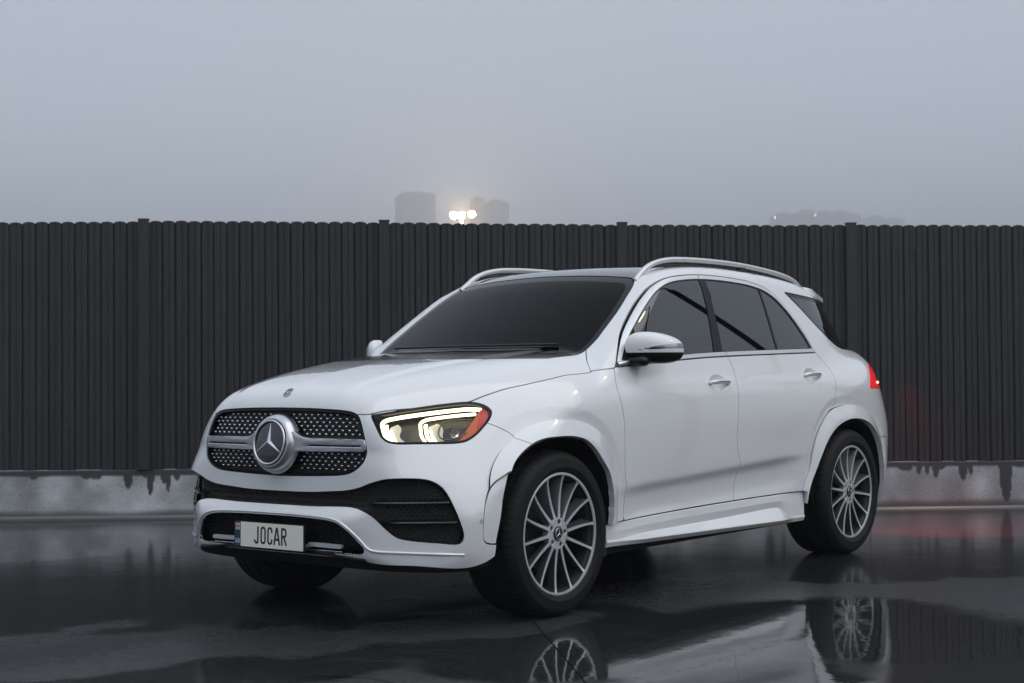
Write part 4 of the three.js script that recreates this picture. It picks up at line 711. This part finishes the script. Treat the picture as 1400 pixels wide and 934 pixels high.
{
  // ---- corrugated picket fence
  const f = place(group('picket_fence')); tag(f, 'dark anthracite metal picket fence with round-topped slats on the concrete wall', 'fence');
  const topAt = spline([-9, 2.43], [0, 2.388], [1.14, 2.395], [4.1, 2.365], [8.36, 2.342], [17, 2.30]);
  let shift = 0; const sn = noise2(53), st0 = dataTex(64, 256, (u, v) => { const a = sn(u, v * .06, 3, 16), b = sn(u * .5 + .2, v, 4, 8), l = .80 + .34 * (a - .5) + .22 * (b - .5); return [l, l, l * 1.01]; });
  const streak = () => { const t = st0.clone(); t.offset.set(shift += .27, shift * 1.7 % 1); t.needsUpdate = true; return t; };
  const tone = [.042, .045, .0405, .0465].map(v => std({ color: lin(v * .98, v, v * 1.06), map: streak(v), roughness: .5, metalness: .1 }));
  const prof = []; const CW = .0515; // folded section across the slat: two edges, raised flat with a shallow central groove
  for (const [u, d] of [[-1, -.003], [-.95, 0], [-.84, .010], [-.72, .0145], [-.16, .0145], [-.05, .0085], [.08, .0085], [.20, .0145], [.72, .0145], [.84, .010], [.95, 0], [1, -.003]]) prof.push([u * CW, d]);
  // smoother round top: resample the profile finely near the arc
  const fine = (() => {
    const X = []; for (let k = 0; k < prof.length - 1; k++) for (let t = 0; t < 3; t++) X.push([lerp(prof[k][0], prof[k + 1][0], t / 3), lerp(prof[k][1], prof[k + 1][1], t / 3), t === 0]); X.push([...prof[prof.length - 1], true]);
    const pos = [], idx = []; for (let k = 0; k < X.length - 1; k++) { const b = pos.length / 3; for (const [x, d] of [X[k], X[k + 1]]) for (const h of [0, .9, 1.955]) pos.push(x, h + (h > 1.9 ? .022 * (Math.sqrt(Math.max(0, 1 - Math.pow(x / CW * .99, 2))) - 1) : 0), d); idx.push(b, b + 3, b + 1, b + 1, b + 3, b + 4, b + 1, b + 4, b + 2, b + 2, b + 4, b + 5); }
    const g = new THREE.BufferGeometry(); g.setAttribute('position', new THREE.Float32BufferAttribute(pos, 3)); const uvs = []; for (let i = 0; i < pos.length; i += 3) uvs.push(pos[i] / .11 + .5, pos[i + 1] / 2); g.setAttribute('uv', new THREE.Float32BufferAttribute(uvs, 2)); g.setIndex(idx); const k = g.toNonIndexed(); k.computeVertexNormals(); return k;
  })();
  const R = rng(3), posts = [-4.68, -2.74, -.80, 1.1415, 3.0695, 5.003, 6.8885, 8.79, 10.70, 12.6];
  const postG = (() => { const g = new THREE.BoxGeometry(.084, 1, .05); g.translate(0, .5, 0); return g; })();
  posts.forEach((s, i) => {
    const h0 = .400, h1 = topAt(s) + .010, p = mesh('post', postG, tone[1], f); p.position.set(s, h0, .012); p.scale.set(1, h1 - h0, 1);
    const cap = mesh('post_cap', new THREE.BoxGeometry(.088, .006, .054), tone[3], f); cap.position.set(s, h1 + .003, .012);
    const foot = mesh('post_foot', new THREE.BoxGeometry(.13, .008, .09), tone[2], f); foot.position.set(s, .401, .0);
    if (i === posts.length - 1) return;
    const a = s + .039, b = posts[i + 1] - .039, n = 18, pitch = (b - a) / n;
    for (let k = 0; k < n; k++) {
      const c = a + (k + .5) * pitch;
      const q = mesh('slat', fine, tone[Math.floor(R() * 4)], f), base = .3935 + R() * .0065, top = topAt(c) + (R() - .5) * .006;
      q.position.set(c, base, -.022 + (k % 2 ? .0035 : 0) + (R() - .5) * .002); q.scale.set(pitch / .1005, (top - base) / 1.955, 1); q.rotation.set((R() - .5) * .002, (R() - .5) * .05, (R() - .5) * .0016);
    }
    const rails = mesh('rail', merge([.62, 1.35, 2.10].map(h => new THREE.BoxGeometry(b - a, .04, .025).translate((a + b) / 2, h, -.040))), tone[0], f);
  });
}
// ---------------------------------------------------------------- beyond the fence: floodlight mast, hills, towers in the haze
{
  const m = group('floodlight_mast'); tag(m, 'tall thin mast with three lit floodlights beyond the fence', 'floodlight'); m.position.set(-47.7, 0, 39.9);
  const grey = std({ color: lin(.12), roughness: .6 }), glow = std({ color: lin(.9), emissive: lin(1, .74, .38), emissiveIntensity: 12 });
  mesh('pole', new THREE.CylinderGeometry(.07, .13, 8.2, 14).translate(0, 4.1, 0), grey, m);
  const dir = new THREE.Vector3(53.4, 0, -45).normalize(), right = new THREE.Vector3(-dir.z, 0, dir.x);
  [[-.36, .20], [-.02, .17], [.46, .24]].forEach(([k, dy]) => {
    const h = new THREE.Group(); h.name = 'floodlight'; m.add(h); h.position.set(right.x * -k * 1.0 + dir.x * .08, 8.25 + dy, right.z * -k + dir.z * .08); h.lookAt(h.position.x + dir.x + 0, h.position.y - .12, h.position.z + dir.z); h.lookAt(new THREE.Vector3(m.position.x + h.position.x + dir.x, h.position.y - .1, m.position.z + h.position.z + dir.z));
    mesh('floodlight_case', new THREE.CylinderGeometry(.17, .11, .14, 20, 1, true).rotateX(Math.PI / 2).translate(0, 0, -.04), grey, h);
    mesh('floodlight_lens', new THREE.CircleGeometry(.155, 24).translate(0, 0, .02), glow, h);
  });
  const l = new THREE.PointLight(new THREE.Color(1, .62, .30), 620, 0, 2); l.position.set(-47.7 + dir.x * .5, 8.45, 39.9 + dir.z * .5); l.castShadow = true; l.shadow.radius = 8; scene.add(l);
}
{
  // a long ridge carries the towers; it stays lower than the fence top from the lot
  const pos = [], idx = [], ND = 26, NL = 60, n = noise2(91);
  for (let i = 0; i <= ND; i++) for (let k = 0; k <= NL; k++) { const d = lerp(600, 2700, i / ND), l = lerp(-.75, .75, k / NL) * d, h = d * (.080 * sst(600, 1500, d) + .006 * sst(1600, 2300, d)) * (1 - .25 * Math.abs(k / NL - .5)) + 5 * (n(i / ND * .5, k / NL, 3, 8) - .5) - 3; pos.push(5.7 - .784 * d - .62 * l, h, -5.2 + .62 * d - .784 * l); }
  for (let i = 0; i < ND; i++) for (let k = 0; k < NL; k++) { const a = i * (NL + 1) + k; idx.push(a, a + 1, a + NL + 1, a + 1, a + NL + 2, a + NL + 1); }
  const g = new THREE.BufferGeometry(); g.setAttribute('position', new THREE.Float32BufferAttribute(pos, 3)); g.setIndex(idx); g.computeVertexNormals();
  tag(mesh('hill', g, std({ color: lin(.06, .07, .05), roughness: 1 })), 'low dark hill far beyond the fence', null, null, 'structure');
}
const towerMat = [std({ color: lin(.44, .435, .43), roughness: .9 }), std({ color: lin(.52, .515, .51), roughness: .9 })], paneMat = std({ color: lin(.10, .11, .12), roughness: .2 });
function tower(label, x, z, y0, w, dpt, floors, opts = {}) {
  const t = group('tower_block'); tag(t, label, 'building', opts.group); t.position.set(x, y0, z); t.rotation.y = opts.turn ?? .9; const H = floors * 3.1;
  mesh('wall', new THREE.BoxGeometry(w, H, dpt).translate(0, H / 2, 0), towerMat[opts.m ?? 0], t);
  const win = new THREE.BoxGeometry(1.5, 1.6, .3), list = []; const nx = Math.floor(w / 3.2);
  for (let f = 0; f < floors; f++) for (let i = 0; i < nx; i++) list.push(win.clone().translate((i - (nx - 1) / 2) * (w / nx), f * 3.1 + 1.7, dpt / 2 + .02));
  const ny = Math.floor(dpt / 3.2); for (let f = 0; f < floors; f++) for (let i = 0; i < ny; i++) list.push(win.clone().rotateY(Math.PI / 2).translate(w / 2 + .02, f * 3.1 + 1.7, (i - (ny - 1) / 2) * (dpt / ny)), win.clone().rotateY(Math.PI / 2).translate(-w / 2 - .02, f * 3.1 + 1.7, (i - (ny - 1) / 2) * (dpt / ny)));
  mesh('window', merge(list), paneMat, t).userData.kind = 'stuff';
  const slabs = []; for (let f = 1; f <= floors; f++) slabs.push(new THREE.BoxGeometry(w + .5, .22, dpt + .5).translate(0, f * 3.1, 0)); mesh('floor_band', merge(slabs), towerMat[1], t).userData.kind = 'stuff';
  mesh('roof_house', new THREE.BoxGeometry(w * (opts.rw ?? .45), opts.rh ?? 3.4, dpt * .5).translate((opts.rx ?? .1) * w, H + (opts.rh ?? 3.4) / 2, 0), towerMat[0], t);
  if (opts.step) mesh('set_back', new THREE.BoxGeometry(w * .6, 3.1, dpt * .8).translate(-.05 * w, H + 1.55, 0), towerMat[1], t);
  for (const q of opts.lit ?? []) { const l = mesh('lit_window', new THREE.BoxGeometry(3.2, 3.0, .3), std({ color: lin(.9), emissive: lin(1, .74, .5), emissiveIntensity: opts.glow ?? 7 }), t); l.position.set(q[0] * w, H - q[1], dpt / 2 + .3); }
  return t;
}
{
  const T = (px, d, top, w, floors, label, o) => { d *= 1.85; w *= 1.85; floors = Math.round(floors * 1.65);  const k = (px - 700) / 2098.27, x = 5.717 + d * (-.784 - .62 * k), z = -5.198 + d * (.62 - .784 * k), ny = 1.117 + d * .0222 + d * (467 - top) / 2098.27 - d * k * .0101; return tower(label, x, z, ny - floors * 3.1, w, w * .8, floors, { turn: .9, ...o }); };
  T(569, 900, 268, 25, 22, 'hazy tower block with a rounded stepped top left of the floodlights', { step: true, rw: .4 });
  T(654, 900, 272, 9, 20, 'narrow hazy tower block directly right of the floodlights', { m: 1, rw: .6, rh: 2.6 });
  T(679, 915, 278, 16, 20, 'wide hazy tower block right of the narrow one near the floodlights', { rw: .4 });
  T(1071, 1050, 295, 15, 14, 'leftmost far block of the faint skyline above the fence, one warm light near its top', { lit: [[.15, 2.6]], glow: 14 });
  T(1102, 1070, 291, 17, 15, 'second block from the left in the faint skyline, flat topped', { m: 1 });
  T(1128, 1050, 292, 16, 15, 'middle block of the faint skyline above the fence, one warm light near its top', { lit: [[.1, 2.2]], glow: 14 });
  T(1151, 1090, 291, 13, 15, 'tallest slim block of the faint skyline above the fourth fence post', {});
  T(1168, 1090, 295, 10, 14, 'narrow block right of the fourth fence post in the faint skyline', { m: 1 });
  T(1196, 1120, 298, 13, 12, 'low block with a roof hut at the right of the faint skyline', {});
  T(1222, 1150, 301, 16, 11, 'rightmost low block of the faint skyline above the fence', { m: 1 });
}
{ // street lamp outside the frame on the right, whose light glints on the car
  const m = group('street_lamp'); tag(m, 'warm street lamp on a pole beside the lot', 'street lamp'); m.position.set(-6.4, 0, -4.2);
  const grey = std({ color: lin(.10), roughness: .5, metalness: .5 });
  mesh('pole', new THREE.CylinderGeometry(.05, .08, 6.4, 14).translate(0, 3.2, 0), grey, m);
  mesh('lamp_arm', tube([[0, 6.3, 0], [.05, 6.6, .02], [.4, 6.75, .1], [.9, 6.78, .22]], .03, 24, 8), grey, m);
  mesh('lamp_head', new THREE.BoxGeometry(.55, .10, .26).translate(1.1, 6.80, .27), grey, m);
  mesh('lamp_glass', new THREE.BoxGeometry(.42, .05, .18).translate(1.1, 6.735, .27), std({ color: lin(.9), emissive: lin(1, .62, .28), emissiveIntensity: 9 }), m);
  const l = new THREE.PointLight(new THREE.Color(1, .66, .34), 5, 0, 2); l.position.set(-5.3, 6.66, -3.93); l.castShadow = true; l.shadow.radius = 8; scene.add(l);
}
{
  const m = group('leaning_pole'); tag(m, 'thin dark pole leaning out from the fence to the right of the car', 'pole');
  const a = new THREE.Vector3(-10.05, .02, -4.08), b = new THREE.Vector3(-5.45, 6.1, -2.76), d = b.clone().sub(a), L = d.length();
  const g = new THREE.CylinderGeometry(.034, .04, L, 12).translate(0, L / 2, 0), dk = std({ color: lin(.035, .03, .028), roughness: .8 });
  const o = mesh('shaft', g, dk, m); o.position.copy(a); o.quaternion.setFromUnitVectors(new THREE.Vector3(0, 1, 0), d.normalize());
  const q = mesh('ferrule', new THREE.CylinderGeometry(.045, .045, .12, 12), dk, m); q.position.copy(a).addScaledVector(d, .06); q.quaternion.copy(o.quaternion);
}
{ // a long dark warehouse behind the camera, mirrored in the paint and the glass
  const w = group('warehouse'); tag(w, 'long dark flat-roofed warehouse behind the camera, facing the car', 'building'); w.position.set(33, 0, -28); w.rotation.y = Math.atan2(-.784, .62);
  const dk = std({ color: lin(.035, .036, .04), roughness: .7 });
  mesh('wall', new THREE.BoxGeometry(70, 5.6, 12).translate(0, 2.8, -6), dk, w); mesh('roof', new THREE.BoxGeometry(71, .4, 13).translate(0, 5.8, -6), std({ color: lin(.06), roughness: .6 }), w);
  for (const x of [-24, -8, 8, 24]) mesh('door', new THREE.BoxGeometry(4.2, 4, .12).translate(x, 2, .05), std({ color: lin(.09, .09, .10), roughness: .5 }), w);
}
{ // the tail lamps throw red light on the wet ground behind the car
  for (const q of [-1]) { const l = new THREE.SpotLight(new THREE.Color(1, .05, .06), 30, 0, .66, 1, 2); l.position.set(-4.02, 1.06, q * .86); l.target.position.set(-4.75, 0, -.80); l.castShadow = true; l.shadow.radius = 2; scene.add(l, l.target); }
}
scene.fog = new THREE.FogExp2(new THREE.Color().setRGB(.90, .94, 1.0), .0013);
renderer.render(scene, camera);
